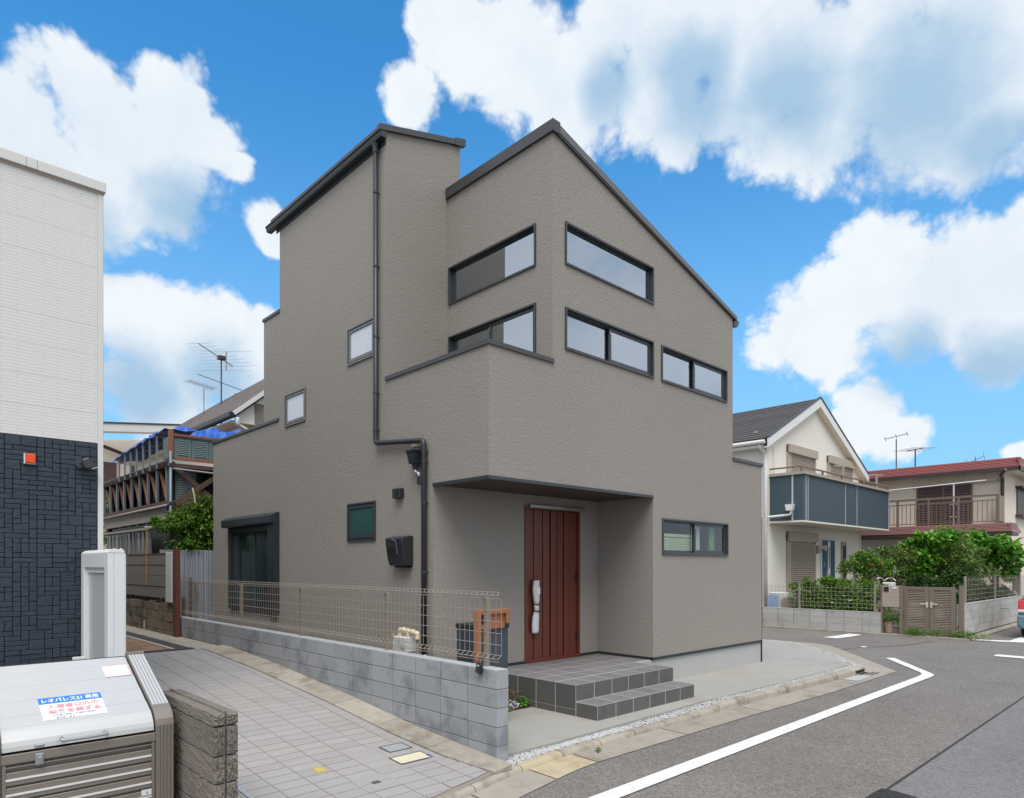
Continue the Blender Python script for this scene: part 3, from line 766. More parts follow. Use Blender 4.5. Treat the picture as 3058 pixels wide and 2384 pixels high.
part('wall_cap', MB().box(X0 + .004, X1 - .004, 4.589, 13.79, ztop - .003, ztop + .004), 'cap', bw)
# ------------------------------------------------------------------ wire mesh fence on the wall
fe = thing('mesh_fence', 'low beige welded wire fence standing on the block wall', 'fence', (4.24, 4.6, .83))
prof = [(-.03, 1.552), (-.052, 1.522), (0, 1.488), (0, .957), (-.052, .928), (-.03, .897)]
for pi, (ya, yb) in enumerate(((4.616, 6.62), (6.62, 8.74), (8.74, 10.86), (10.86, 12.98), (12.98, 13.95))):
    mb = MB(); n = max(2, round((yb - ya) / .0785))
    for i in range(n + (1 if pi == 4 else 0)):
        y = ya + (yb - ya) * i / n
        mb.tube([(4.245 + dx, y, z) for dx, z in prof], .0031, 4, cap=False)
    for dx, z in ((-.03, 1.552), (-.052, 1.522), (0, 1.488), (.0, 1.378), (.0, 1.272), (.0, 1.163), (0, 1.055), (0, .957), (-.052, .928), (-.03, .897)):
        mb.tube([(4.241 + dx, ya, z), (4.241 + dx, yb, z)], .0034, 4, cap=False)
    part('mesh_panel', mb, 'mesh_paint', fe)
for y in (4.857, 6.59, 8.726, 10.848, 12.95):
    p = part('post', MB().box(4.252, 4.292, y - .022, y + .022, .826, 1.50), 'post_paint', fe, bevel=.003)
    for z in (1.49, .955): part('clip', MB().box(4.236, 4.255, y - .012, y + .012, z - .012, z + .012), 'steel', p)
# key safe hanging on the fence foot
t = thing('key_safe', 'small black combination key safe hanging on the fence foot', 'key safe', (4.14, 4.80, .8))
m4 = Matrix.Translation((4.13, 4.80, .835)) @ Matrix.Rotation(R(12), 4, 'X')
def rot(mb, m4):
    mb.v = [tuple(m4 @ Vector(v)) for v in mb.v]; return mb
part('case', rot(MB().box(-.018, .018, -.036, .036, -.055, .05), m4), 'black_metal', t, bevel=.005)
part('door_plate', rot(MB().box(-.021, -.017, -.024, .024, -.045, .012), m4), 'dark_metal', t, bevel=.002)
part('emblem', rot(MB().box(-.0215, -.019, -.014, .014, .022, .030), m4), 'ink_white', t)
part('rim_line', rot(MB().box(-.0225, -.020, -.026, .026, -.05, -.047), m4), 'steel', t)
part('shackle', rot(MB().tube([(0, -.022, .04)] + [(0, .022 * math.cos(a), .075 + .03 * math.sin(a)) for a in [math.pi - i * math.pi / 8 for i in range(9)]] + [(0, .022, .04)], .004, 6), m4), 'rubber', t)

# ------------------------------------------------------------------ the grey house
xL, yR = 5.208, 5.884
yp, xp = 6.962, 8.524                 # porch back wall, porch right wall
x1, yt = 6.302, 8.065                 # balcony inner wall, tower face
SLOPE = .267
house = thing('house', 'dark grey stucco house with a corner balcony, slanted roof and brown front door', 'house', (xL, yR, 0))

def wallface(mb, ax, c, segs, holes=(), reveal=.11):
    """facade on the plane ax = c facing the negative side. segs: (a0, a1, zb, zt0, zt1)"""
    P = (lambda a, z, d=0: (a, c + d, z)) if ax == 'y' else (lambda a, z, d=0: (c + d, a, z))
    for a0, a1, zb, t0, t1 in segs:
        cuts = sorted({a0, a1} | {h[0] for h in holes if a0 < h[0] < a1} | {h[1] for h in holes if a0 < h[1] < a1})
        top = lambda a: t0 + (t1 - t0) * (a - a0) / (a1 - a0)
        for u, v in zip(cuts[:-1], cuts[1:]):
            mid = (u + v) / 2; z = zb
            for h in sorted([h for h in holes if h[0] < mid < h[1] and h[3] > zb and h[2] < min(top(u), top(v))], key=lambda h: h[2]):
                if h[2] > z: mb.poly([P(u, z), P(v, z), P(v, h[2]), P(u, h[2])])
                z = h[3]
            mb.poly([P(u, z), P(v, z), P(v, top(v)), P(u, top(u))])
    for h in holes:
        a, b, z0, z1 = h[:4]; d = reveal
        mb.poly([P(a, z0), P(b, z0), P(b, z0, d), P(a, z0, d)]); mb.poly([P(a, z1), P(b, z1), P(b, z1, d), P(a, z1, d)])
        mb.poly([P(a, z0), P(a, z1), P(a, z1, d), P(a, z0, d)]); mb.poly([P(b, z0), P(b, z1), P(b, z1, d), P(b, z0, d)])

WIN = dict(
    r1=('y', yR, 6.535, 8.527, 5.747, 6.306), r2=('y', yR, 6.538, 8.527, 4.631, 5.188),
    r3=('y', yR, 8.737, 10.728, 4.631, 5.188), r4=('y', yR, 8.762, 10.757, 1.970, 2.531),
    b1=('x', x1, 6.180, 8.025, 5.745, 6.308), b2=('x', x1, 6.178, 8.025, 3.48, 5.263),
    h1=('x', xL, 8.349, 9.112, 4.828, 5.384), h2=('x', xL, 10.489, 11.262, 4.223, 4.783), h3=('x', xL, 8.324, 9.108, 2.166, 2.735),
    s1=('x', xL, 11.56, 13.70, .98, 2.56))
H = lambda *k: [(WIN[q][2] + .012, WIN[q][3] - .012, WIN[q][4] + .012, WIN[q][5] - .012) for q in k]
PT, ST, LT = 4.405, 2.845, 4.385     # wall top under the parapet coping, soffit height, low parapet
mb = MB()
wallface(mb, 'x', xL, [(yR, yp, ST, PT, PT), (yp, yt, .36, PT, PT), (yt, 11.49, .36, 7.90, 7.90), (11.49, 12.162, .36, 6.31, 6.31), (12.162, 14.73, .36, LT, LT)], H('h1', 'h2', 'h3', 's1'))
zr = lambda x: 7.40 - SLOPE * (x - x1)
wallface(mb, 'y', yR, [(xL, x1, ST, PT, PT), (x1, xp, ST, zr(x1), zr(xp)), (xp, 10.94, .385, zr(xp), zr(10.94)), (10.94, 12.03, .385, 3.66, 3.66)], H('r1', 'r2', 'r3', 'r4'))
wallface(mb, 'x', x1, [(yR, yt, 3.45, zr(x1), zr(x1))], H('b1', 'b2'))
zt_ = lambda x: 7.93 + .275 * (x - xL)
wallface(mb, 'y', yt, [(xL, 6.546, 3.45, zt_(xL), zt_(6.546))])
DOOR = (6.858, 8.072, .372, 2.682)
wallface(mb, 'y', yp, [(xL, xp, .385, ST, ST)], [DOOR], .12)
wallface(mb, 'x', xp, [(yR, yp, .385, ST, ST)])
Q = mb.poly
# parapet insides, balcony floor, roofs over the low parts, and the sides away from the street
Q([(xL + .16, yR + .16, 3.45), (xL + .16, yt, 3.45), (xL + .16, yt, PT), (xL + .16, yR + .16, PT)])
Q([(xL + .16, yR + .16, 3.45), (x1, yR + .16, 3.45), (x1, yR + .16, PT), (xL + .16, yR + .16, PT)])
Q([(xL, yR, 3.45), (x1, yR, 3.45), (x1, yt, 3.45), (xL, yt, 3.45)])
Q([(6.546, yt, 7.0), (6.546, 11.49, 7.0), (6.546, 11.49, zt_(6.546)), (6.546, yt, zt_(6.546))])
Q([(xL, 11.49, 6.2), (6.546, 11.49, 6.2), (6.546, 11.49, zt_(6.546)), (xL, 11.49, 7.90)])
Q([(xL, 12.162, 4.2), (x1 + 2, 12.162, 4.2), (x1 + 2, 12.162, 6.31), (xL, 12.162, 6.31)])
Q([(xL, 11.49, 6.2), (x1 + 2, 11.49, 6.2), (x1 + 2, 12.162, 6.2), (xL, 12.162, 6.2)])
Q([(xL, 12.162, 4.2), (12.03, 12.162, 4.2), (12.03, 14.73, 4.2), (xL, 14.73, 4.2)])
Q([(xL, 14.73, 0), (12.03, 14.73, 0), (12.03, 14.73, LT), (xL, 14.73, LT)])
Q([(12.03, yR, 0), (12.03, 14.73, 0), (12.03, 14.73, 3.66), (12.03, yR, 3.66)])
Q([(10.94, yR, 3.5), (12.03, yR, 3.5), (12.03, 14.73, 3.5), (10.94, 14.73, 3.5)])
Q([(10.94, yR, 3.5), (10.94, 11.49, 3.5), (10.94, 11.49, zr(10.94)), (10.94, yR, zr(10.94))])
Q([(x1, 11.49, 4.2), (10.94, 11.49, 4.2), (10.94, 11.49, zr(10.94)), (x1, 11.49, zr(x1))])
part('wall', mb, 'stucco', house, fix=False)
part('interior_floor', MB().poly([(xL + .2, yp + .2, 3.3), (11.9, yp + .2, 3.3), (11.9, 14.6, 3.3), (xL + .2, 14.6, 3.3)]).poly([(x1 + .2, yR + .2, 3.3), (10.9, yR + .2, 3.3), (10.9, yp + .2, 3.3), (x1 + .2, yp + .2, 3.3)]), 'dark_room', house)
part('interior_wall', MB().box(x1 + .3, 10.8, 8.3, 8.36, 3.32, 6.0), 'white_in', house)
part('interior_wall', MB().box(8.6, 11.95, 7.3, 7.36, .0, 3.28), 'dark_room', house)  # dark partition added to keep the room behind the low window dark
# concrete base and drip strip
b = MB()
b.pbox('y', yR, xp + .004, 12.026, .018, .2, -.05, .385); b.pbox('x', xp, yR + .02, yp - .02, .018, .2, .1, .385)
b.pbox('y', yp, xL + .02, xp + .15, .018, .2, -.05, .385); b.pbox('x', xL, yp + .01, 14.7, .018, .2, -.05, .36)
part('foundation', b, 'base', house)
d = MB()
d.pbox('y', yR, xp - .012, 12.04, -.012, .03, .372, .412); d.pbox('x', xp, yR - .0, yp - .012, -.012, .03, .3722, .4118)
d.pbox('y', yp, xL - .01, 6.85, -.012, .03, .372, .412); d.pbox('y', yp, 8.08, xp - .013, -.012, .03, .3722, .4118)
d.pbox('x', xL, yp + .0, 14.74, -.012, .03, .36, .4)
part('drip_strip', d, 'black_metal', house)
part('corner_strip', MB().box(12.03, 12.046, yR - .004, yR + .016, -.0, 2.7), 'brown_dark', house)
# porch soffit with its metal edge
part('soffit', MB().poly([(xL, yR, ST - .004), (xp, yR, ST - .004), (xp, yp, ST - .004), (xL, yp, ST - .004)]), 'soffit', house)
e = MB(); e.pbox('y', yR, xL - .012, xp, -.012, .03, ST - .022, ST + .018); e.pbox('x', xL, yR + .0, yp + .0, -.0125, .03, ST - .0222, ST + .0182)
part('soffit_edge', e, 'dark_metal', house)
# roof coverings
def coping(name, ax, c, a0, a1, z0, z1, d0, d1, m='grey_flashing'): return part(name, MB().pbox(ax, c, a0, a1, d0, d1, z0, z1), m, house, bevel=.004)
part('parapet_coping', MB().prism([(xL - .022, yR - .022), (x1 + .012, yR - .022), (x1 + .012, yR + .18), (xL + .18, yR + .18), (xL + .18, yt), (xL - .022, yt)], 'z', PT - .002, 4.458), 'grey_flashing', house)
coping('parapet_coping', 'x', xL, 12.14 - .63, 14.76, LT - .003, 4.437, -.022, .16)
coping('parapet_coping', 'x', xL, 11.47, 12.19, 6.305, 6.362, -.022, .2)
coping('parapet_coping', 'y', yR, 10.93, 12.056, 3.65, 3.712, -.022, .2)
T = .11
mz = lambda x: zr(x) + .0
mb = MB().prism([(x1 - .03, mz(x1 - .03) - .02), (11.02, mz(11.02) - .02), (11.02, mz(11.02) + .045), (x1 - .03, mz(x1 - .03) + .10)], 'y', yR - .035, 11.6)
part('roof', mb, 'roof_metal', house, label='dark metal slanted roof over the right block')
f = MB().prism([(yR - .045, mz(x1) - .035), (yt + .0, mz(x1) - .035), (yt + .0, mz(x1) + .115), (yR - .045, mz(x1) + .115)], 'x', x1 - .042, x1 + .1)
part('ridge_flashing', f, 'grey_flashing', house)
g = MB().prism([(x1 - .0, mz(x1) + .01), (11.03, mz(11.03) - .012), (11.03, mz(11.03) + .055), (x1 - .0, mz(x1) + .113)], 'y', yR - .043, yR + .02)
part('verge_flashing', g, 'verge', house)
part('eave_gutter', MB().prism([(10.95, mz(10.95) - .13), (11.07, mz(10.95) - .13), (11.12, mz(10.95) - .02), (10.95, mz(10.95) - .05)], 'y', yR - .03, 11.5), 'roof_metal', house)
tz = lambda x: zt_(x)
mb = MB().prism([(xL - .11, tz(xL - .11)), (6.60, tz(6.60)), (6.60, tz(6.60) + .055), (xL - .11, tz(xL - .11) + .055)], 'y', yt - .035, 11.62)
part('roof', mb, 'roof_metal', house, label='dark metal slanted roof over the left tower')
mb = MB().prism([(xL - .13, tz(xL - .13) - .02), (6.61, tz(6.61) - .02), (6.61, tz(6.61) + .063), (xL - .13, tz(xL - .13) + .063)], 'y', yt - .045, yt + .03)
part('verge_flashing', mb, 'grey_flashing', house)
part('verge_cap', MB().prism([(6.42, tz(6.42) - .03), (6.62, tz(6.62) - .03), (6.62, tz(6.62) + .08), (6.42, tz(6.42) + .08)], 'y', yt - .052, yt + .03), 'grey_flashing', house)
# tower gutter: moulded trough with brackets
gp = [(0.0, 0.0), (-.085, 0), (-.10, .03), (-.10, .062), (-.118, .075), (-.118, .092), (-.105, .092), (-.09, .078), (-.085, .02), (0, .02)]
part('gutter', MB().prism([(xL - .015 + u, 7.80 + v) for u, v in gp], 'y', yt - .03, 11.80), 'black_metal', house)
part('gutter_end', MB().prism([(xL - .012, 7.80), (xL - .10, 7.80), (xL - .118, 7.892), (xL - .012, 7.892)], 'y', yt - .034, yt - .029), 'dark_metal', house)
part('fascia', MB().box(xL - .015, xL - .001, yt, 11.6, 7.74, 7.93), 'black_metal', house)
# downspouts
dsx = xL - .062
dp = [(dsx, 8.236, 7.78), (dsx, 8.236, 3.56), (dsx, 8.236, 3.50)]
path = [(dsx, 8.236, 7.80), (dsx, 8.236, 3.60), (dsx, 8.225, 3.555), (dsx, 8.19, 3.535), (dsx, 7.14, 3.43), (dsx, 7.10, 3.415), (dsx, 7.083, 3.37), (dsx, 7.08, 3.3), (dsx, 7.08, .02)]
ds = part('downspout', MB().tube(path, .036, 12), 'black_metal', house, smooth=True)
for z in (7.1, 6.05, 5.05, 4.25, 3.72): part('bracket', MB().tube([(dsx, 8.236, z - .012), (dsx, 8.236, z + .012)], .041, 12).box(dsx, xL, 8.228, 8.244, z - .008, z + .008), 'dark_metal', ds)
for z in (3.28, 3.15, 2.62, 1.72, .9): part('bracket', MB().tube([(dsx, 7.08, z - .012), (dsx, 7.08, z + .012)], .041, 12).box(dsx, xL, 7.072, 7.088, z - .008, z + .008), 'dark_metal', ds)
part('collar', MB().tube([(dsx, 8.236, 7.66), (dsx, 8.236, 7.74), (dsx, 8.236, 7.79)], [.041, .043, .056], 12), 'black_metal', ds)
hp = MB()
def frustum(mb, y0, y1, X0, X1, z1, yb0, yb1, Xb0, Xb1, z0):
    n = len(mb.v)
    mb.v += [(Xb0, yb0, z0), (Xb1, yb0, z0), (Xb1, yb1, z0), (Xb0, yb1, z0), (X0, y0, z1), (X1, y0, z1), (X1, y1, z1), (X0, y1, z1)]
    mb.f += [tuple(n + i for i in q) for q in ((0, 3, 2, 1), (4, 5, 6, 7), (0, 1, 5, 4), (1, 2, 6, 5), (2, 3, 7, 6), (3, 0, 4, 7))]
frustum(hp, 7.155, 7.325, xL - .17, xL - .01, 3.30, 7.175, 7.30, xL - .145, xL - .015, 3.135)
hp.box(xL - .18, xL - .005, 7.145, 7.335, 3.29, 3.312)
hp.tube([(xL - .085, 7.235, 3.14), (xL - .085, 7.235, 3.06)], [.055, .03], 10)
hopper = part('rain_hopper', hp, 'black_metal', house)
part('hopper_pipe', MB().tube(smoothpath([(xL - .085, 7.235, 3.06), (xL - .085, 7.225, 3.02), (xL - .075, 7.18, 3.0), (xL - .07, 7.17, 2.95), (xL - .07, 7.165, 2.9)], 4), .024, 8), 'steel', hopper, smooth=True)
part('overflow_pipe', MB().tube([(xL - .15, 7.215, 3.36), (xL + .0, 7.215, 3.36)], .02, 10), 'post_paint', house)
part('branch_joint', MB().box(xL - .1, xL - .03, 7.1, 7.19, 2.86, 2.97), 'black_metal', house, bevel=.01)
# vents on the left wall
v = part('vent_cap', MB().box(xL - .075, xL + .01, 7.62, 7.80, 2.72, 2.855), 'black_metal', house, bevel=.006)
part('vent_slot', MB().box(xL - .0765, xL - .0745, 7.63, 7.70, 2.735, 2.84), 'gap', v)
hv = MB().prism([(xL, 2.20), (xL - .055, 2.205), (xL - .19, 2.175), (xL - .185, 2.1), (xL - .155, 1.9), (xL - .12, 1.80), (xL, 1.80)], 'y', 7.40, 7.80)
hood = part('range_hood_vent', hv, 'black_metal', house, bevel=.012)
part('hood_opening', MB().prism([(xL - .191, 2.12), (xL - .193, 2.05), (xL - .166, 1.95), (xL - .158, 1.95)], 'y', 7.56, 7.74), 'gap', hood)
part('hood_lip', MB().beam((xL - .192, 7.545, 2.13), (xL - .196, 7.62, 2.155), .012, .008).beam((xL - .192, 7.54, 2.13), (xL - .168, 7.535, 1.955), .01, .008), 'steel', hood)
part('hood_underside', MB().box(xL - .1, xL, 7.44, 7.70, 1.775, 1.80), 'gap', hood)

# ---- windows
def ring(mb, ax, c, a0, a1, z0, z1, w, d0, d1, wb=None, wt=None):
    wb = wb or w; wt = wt or w
    mb.pbox(ax, c, a0, a1, d0, d1, z0, z0 + wb); mb.pbox(ax, c, a0, a1, d0, d1, z1 - wt, z1)
    mb.pbox(ax, c, a0, a0 + w, d0, d1, z0 + wb, z1 - wt); mb.pbox(ax, c, a1 - w, a1, d0, d1, z0 + wb, z1 - wt)
def window(key, kind, glass='glass', near='low', fm='frame', sw=.05):
    ax, c, a0, a1, z0, z1 = WIN[key]
    fr = MB(); ring(fr, ax, c, a0, a1, z0, z1, .024, -.022, .105, wb=.026)
    if kind != 'fixed': ring(fr, ax, c, a0 + .028, a1 - .028, z0 + .026, z1 - .024, .018, .02, .104)
    w = part('window', fr, fm, house)
    mid = (a0 + a1) / 2
    if kind == 'fixed':
        part('pane', MB().pbox(ax, c, a0 + .028, a1 - .028, .05, .058, z0 + .03, z1 - .028), glass, w)
        g = MB(); ring(g, ax, c, a0 + .028, a1 - .028, z0 + .03, z1 - .028, .012, .04, .07); part('glazing_bead', g, 'frame', w)
    elif kind == 'slide':
        # outer sash on the far half, inner sash behind it
        lo, hi = (a0 + .046, mid + .02), (mid - .035, a1 - .04)
        if near == 'high': lo, hi = (mid - .02, a1 - .046), (a0 + .04, mid + .035)
        g = MB(); ring(g, ax, c, lo[0], lo[1], z0 + .03, z1 - .028, .026, .058, .082, wb=.045); part('sash', g, 'frame', w)
        part('pane', MB().pbox(ax, c, lo[0] + .02, lo[1] - .02, .066, .072, z0 + .06, z1 - .05), glass, w)
        g = MB(); ring(g, ax, c, hi[0], hi[1], z0 + .03, z1 - .028, .045, .022, .05, wb=.055); part('sash', g, 'frame', w)
        part('pane', MB().pbox(ax, c, hi[0] + .04, hi[1] - .04, .034, .04, z0 + .08, z1 - .06), glass, w)
        a_ = hi[0] if near == 'low' else hi[1]
        part('lock', MB().pbox(ax, c, a_ + (.006 if near == 'low' else -.02), a_ + (.02 if near == 'low' else -.006), .012, .024, z1 - .13, z1 - .08), 'steel', w)
        for q in (a0 + .10, a1 - .14):
            part('weep_hole', MB().pbox(ax, c, q, q + .04, -.0235, -.021, z0 + .008, z0 + .018), 'gap', w)
    elif kind == 'case':
        g = MB(); ring(g, ax, c, a0 + .036, a1 - .036, z0 + .04, z1 - .036, sw, -.012, .05, wb=sw * 1.5); part('sash', g, fm, w)
        part('pane', MB().pbox(ax, c, a0 + .034 + sw, a1 - .034 - sw, .005, .015, z0 + .038 + sw * 1.5, z1 - .034 - sw), glass, w)
    return w
window('r1', 'fixed'); window('r2', 'slide'); window('r3', 'slide'); w4 = window('r4', 'slide', 'glass_low')
window('b1', 'fixed'); window('b2', 'slide', near='high')
window('h1', 'case', 'frost', fm='frame_l', sw=.032); window('h2', 'case', 'frost', fm='frame_l', sw=.032); window('h3', 'case', 'green_glass', sw=.04)
for i in range(9): part('blind_slat', MB().box(8.80, 9.76, yR + .115, yR + .13, 2.02 + i * .026, 2.040 + i * .026), 'blind', w4)  # slats added behind the glass to imitate reflected shutters of the building opposite
part('blind_rail', MB().box(8.80, 9.76, yR + .108, yR + .14, 2.262, 2.31), 'blind', w4)
part('curtain', MB().box(10.36, 10.52, yR + .115, yR + .14, 1.98, 2.52), 'curtain_green', w4)  # green strip added to imitate part of the same reflection
part('inner_panel', MB().box(9.82, 10.1, yR + .15, yR + .18, 1.98, 2.52), 'white_in', w4)
# shuttered window on the left wall
ax, c, a0, a1, z0, z1 = WIN['s1']
f = MB(); f.pbox(ax, c, 11.50, 11.80, -.10, .1, .95, 2.57); f.pbox(ax, c, 13.60, 13.74, -.06, .1, .95, 2.57); f.pbox(ax, c, 11.80, 13.6, -.05, .1, 2.44, 2.57); f.pbox(ax, c, 11.80, 13.6, -.05, .1, .95, 1.02)
sw = part('shutter_window', f, 'black_metal', house, bevel=.004)
part('shutter_box', MB().prism([(xL + .01, 2.76), (xL - .06, 2.76), (xL - .165, 2.70), (xL - .165, 2.57), (xL - .14, 2.555), (xL + .01, 2.555)], 'y', 11.50, 13.84), 'black_metal', sw, bevel=.005)
g = MB(); g.pbox(ax, c, 12.62, 12.67, .02, .06, 1.02, 2.44); g.pbox(ax, c, 11.80, 11.84, .02, .06, 1.02, 2.44); g.pbox(ax, c, 13.4, 13.6, -.01, .06, 1.02, 2.44)
part('sash', g, 'frame', sw)
part('pane', MB().pbox(ax, c, 11.84, 12.62, .035, .045, 1.02, 2.44), 'dark_glass', sw)
part('pane', MB().pbox(ax, c, 12.67, 13.4, .035, .045, 1.02, 2.44), 'dark_glass', sw)

# ---- front door
dx0, dx1, dz0, dz1 = DOOR
dm = MB(); ring(dm, 'y', yp, dx0, dx1, dz0, dz1, .045, -.02, .12)
dm.pbox('y', yp, dx0 + .045, dx1 - .045, .045, .09, dz0 + .045, dz1 - .045)
door = part('door', dm, 'door', house)
part('door_back', MB().pbox('y', yp, dx0 + .045, dx1 - .045, .036, .046, dz0 + .02, dz1 - .045), 'groove', door)
edges = [6.905, 6.925, 7.057, 7.235, 7.262, 7.408, 7.428, 7.558, 7.58, 7.71, 7.73, 7.853, 7.868, 7.99, 8.0, 8.027]
bl = [(6.905, 7.050), (7.062, 7.236), (7.264, 7.404), (7.432, 7.556), (7.582, 7.706), (7.730, 7.852), (7.868, 8.027)]
for i, (a, b_) in enumerate(bl):
    part('board', MB().box(a, b_, yp + (.008 if i % 2 else .016), yp + .04, dz0 + .012, dz1 - .05), 'door', door, bevel=.003)
def wrapped(z0, z1, xa, xb, rr):
    """paper-wrapped handle: lumpy sleeve"""
    n = 10; mb = MB(); pts = []
    return mb
hm = MB()
prof = [(.81, .085, 7.03), (.84, .10, 7.035), (.93, .105, 7.035), (1.05, .098, 7.045), (1.10, .072, 7.055), (1.12, .062, 7.058)]
prof2 = [(1.13, .06, 7.062), (1.22, .062, 7.062)]
prof3 = [(1.23, .066, 7.062), (1.29, .078, 7.062), (1.38, .098, 7.054), (1.46, .103, 7.05), (1.53, .092, 7.055), (1.585, .078, 7.06)]
def sleeve(prof):
    mb = MB(); n = 8
    for z, w, xc in prof:
        w *= 1.25
        for k in range(n):
            t = 2 * math.pi * k / n
            mb.v.append((xc + w / 2 * math.copysign(abs(math.cos(t)) ** .6, math.cos(t)), yp - .045 + .03 * math.copysign(abs(math.sin(t)) ** .6, math.sin(t)), z))
    for i in range(len(prof) - 1):
        for k in range(n): mb.f.append((i * n + k, i * n + (k + 1) % n, (i + 1) * n + (k + 1) % n, (i + 1) * n + k))
    mb.f.append(tuple(range(n))); mb.f.append(tuple((len(prof) - 1) * n + k for k in range(n))); return mb
h = part('handle', MB().box(7.035, 7.075, yp - .05, yp - .03, .86, 1.6), 'black_metal', door)
for p_ in (prof, prof2, prof3): part('paper_wrap', sleeve(p_), 'paper', door, smooth=True, label='crumpled white paper wrapped round the door handle')
for z in (1.125, 1.226): part('rubber_band', MB().box(7.028, 7.096, yp - .082, yp - .012, z - .006, z + .006), 'rubber', door)
part('keyhole_tag', MB().box(7.06, 7.103, yp - .080, yp - .074, 1.38, 1.48), 'ink_white', door)
part('door_sill', MB().box(dx0 + .0, dx1, yp - .04, yp + .1, .35, .374), 'black_metal', door)
part('hinge', MB().box(8.0, 8.012, yp - .002, yp + .01, .62, .78), 'gap', door); part('hinge', MB().box(8.0, 8.012, yp - .002, yp + .01, 1.55, 1.71), 'gap', door)
part('light_bar', MB().box(6.935, 8.19, yp - .05, yp - .0, 2.655, 2.700), 'steel', house, bevel=.004)

# ------------------------------------------------------------------ tiled porch steps
st = thing('porch_steps', 'two tiled steps of dark grey tiles in front of the brown door', 'steps', (6.1, 4.95, 0))
A0, A1 = 6.067, 8.150; F1, F0 = 4.952, 5.285; Z1, Z2 = .178, .373; TS = (A1 - A0) / 6
core = MB(); e = .012
e2 = .002
core.box(A0 + e2, A1 - e2, F1 + e2, F0 + .1, -.03, Z1 - e2); core.box(A0 + e2 * 1.1, A1 - e2 * 1.1, F0 + e2, yR + .02, -.03, Z2 - e2); core.box(A0 + e2 * 1.2, xp, yR + .02, yp, -.03, Z2 - e2 * 1.1)
part('grout_core', core, 'pgrout', st)
G = .0065
GY = .010
GX = .011
ttop = unit_block('tile', 'ptile', TS - 2 * GX, .333 - 2 * GY, .012, .0015)
for i in range(6): inst('tile', ttop, st, (A0 + i * TS + GX, F1 + GY * .3, Z1 - .012))
rows = [5.285, 5.618, 5.951, 6.284, 6.617, 6.945]
tcut = MB().box(0, .36, 0, .333 - 2 * GY, 0, .012).mesh('tile', 'ptile', bevel=.0015)
for j in range(5):
    for i in range(6): inst('tile', ttop, st, (A0 + i * TS + GX, rows[j] + (GY if j else GY * .3), Z2 - .012))
    if j >= 2: inst('tile', tcut, st, (A1 + G, rows[j] + GY, Z2 - .012))
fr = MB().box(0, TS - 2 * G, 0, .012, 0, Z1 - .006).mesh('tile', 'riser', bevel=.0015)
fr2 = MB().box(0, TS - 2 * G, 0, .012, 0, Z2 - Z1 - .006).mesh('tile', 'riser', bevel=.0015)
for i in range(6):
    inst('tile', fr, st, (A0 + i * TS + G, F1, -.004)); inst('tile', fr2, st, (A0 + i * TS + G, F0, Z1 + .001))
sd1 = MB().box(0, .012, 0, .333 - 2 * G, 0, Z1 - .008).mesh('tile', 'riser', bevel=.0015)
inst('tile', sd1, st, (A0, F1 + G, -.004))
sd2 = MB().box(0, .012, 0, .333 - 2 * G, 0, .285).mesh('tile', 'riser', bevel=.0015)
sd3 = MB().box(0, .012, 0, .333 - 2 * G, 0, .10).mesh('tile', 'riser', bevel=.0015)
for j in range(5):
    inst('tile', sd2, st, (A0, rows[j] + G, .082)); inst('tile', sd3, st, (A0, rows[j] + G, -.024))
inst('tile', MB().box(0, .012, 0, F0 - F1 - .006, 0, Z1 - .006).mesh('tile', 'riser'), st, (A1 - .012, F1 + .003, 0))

# ------------------------------------------------------------------ parcel post, gas meter, plants by the porch
t = thing('parcel_box', 'dark navy parcel box with an orange wooden frame behind the fence', 'parcel box', (5, 5.75, 0))
part('box_body', MB().box(4.77, 5.255, 5.60, 5.94, .0, 1.10), 'navy', t, bevel=.006)
part('box_lid', MB().box(4.76, 5.265, 5.585, 5.95, 1.095, 1.15), 'black_metal', t, bevel=.006)
w = MB().box(4.715, 4.79, 5.53, 5.582, .0, 1.318); w.box(4.79, 5.22, 5.53, 5.582, 1.265, 1.3175); w.box(5.165, 5.22, 5.53, 5.582, 1.15, 1.265)
fm = part('wooden_frame', w, 'wood', t, bevel=.004)
part('wooden_panel', MB().box(4.79, 5.165, 5.565, 5.60, 1.10, 1.265), 'wood', t)
part('letter_slot', MB().box(4.815, 4.90, 5.556, 5.567, 1.165, 1.255), 'gap', t)
part('slot_rim', MB().box(4.805, 4.91, 5.560, 5.566, 1.155, 1.262), 'rust', t)
t = thing('gas_meter', 'white gas meter with cream wrapped pipes behind the fence', 'gas meter', (4.75, 6.9, 0))
part('case', MB().box(4.68, 4.86, 6.80, 7.10, .74, .925), 'meter', t, bevel=.01)
part('foot_case', MB().box(4.70, 4.84, 6.82, 7.05, .52, .72), 'meter', t, bevel=.008)
part('base_pipe', MB().tube([(4.77, 6.93, 0), (4.77, 6.93, .53)], .03, 8), 'meter', t)
for a in range(4): part('dial_mark', MB().box(4.676, 4.681, 7.0 - .012 - a * .02, 7.0 - a * .02, .865 - (a % 2) * .03, .885 - (a % 2) * .03), 'ink_black', t)
part('yellow_plate', MB().box(4.674, 4.681, 7.07, 7.09, .90, .96), 'yellow', t)
part('display', MB().box(4.674, 4.682, 6.84, 6.93, .79, .85), 'panel_glass', t)
part('pipe_wrap', MB().tube(smoothpath([(4.77, 7.05, .92), (4.77, 7.06, .985), (4.77, 7.0, 1.0), (4.77, 6.9, .99), (4.77, 6.78, .985), (4.77, 6.70, .965), (4.77, 6.70, .90)], 4), [.034 + .006 * math.sin(i * 1.7) for i in range(25)], 8), 'wrap', t, smooth=True)
part('pipe_wrap', MB().tube([(4.77, 6.88, .91), (4.77, 6.88, .985)], .036, 8), 'wrap', t, smooth=True)
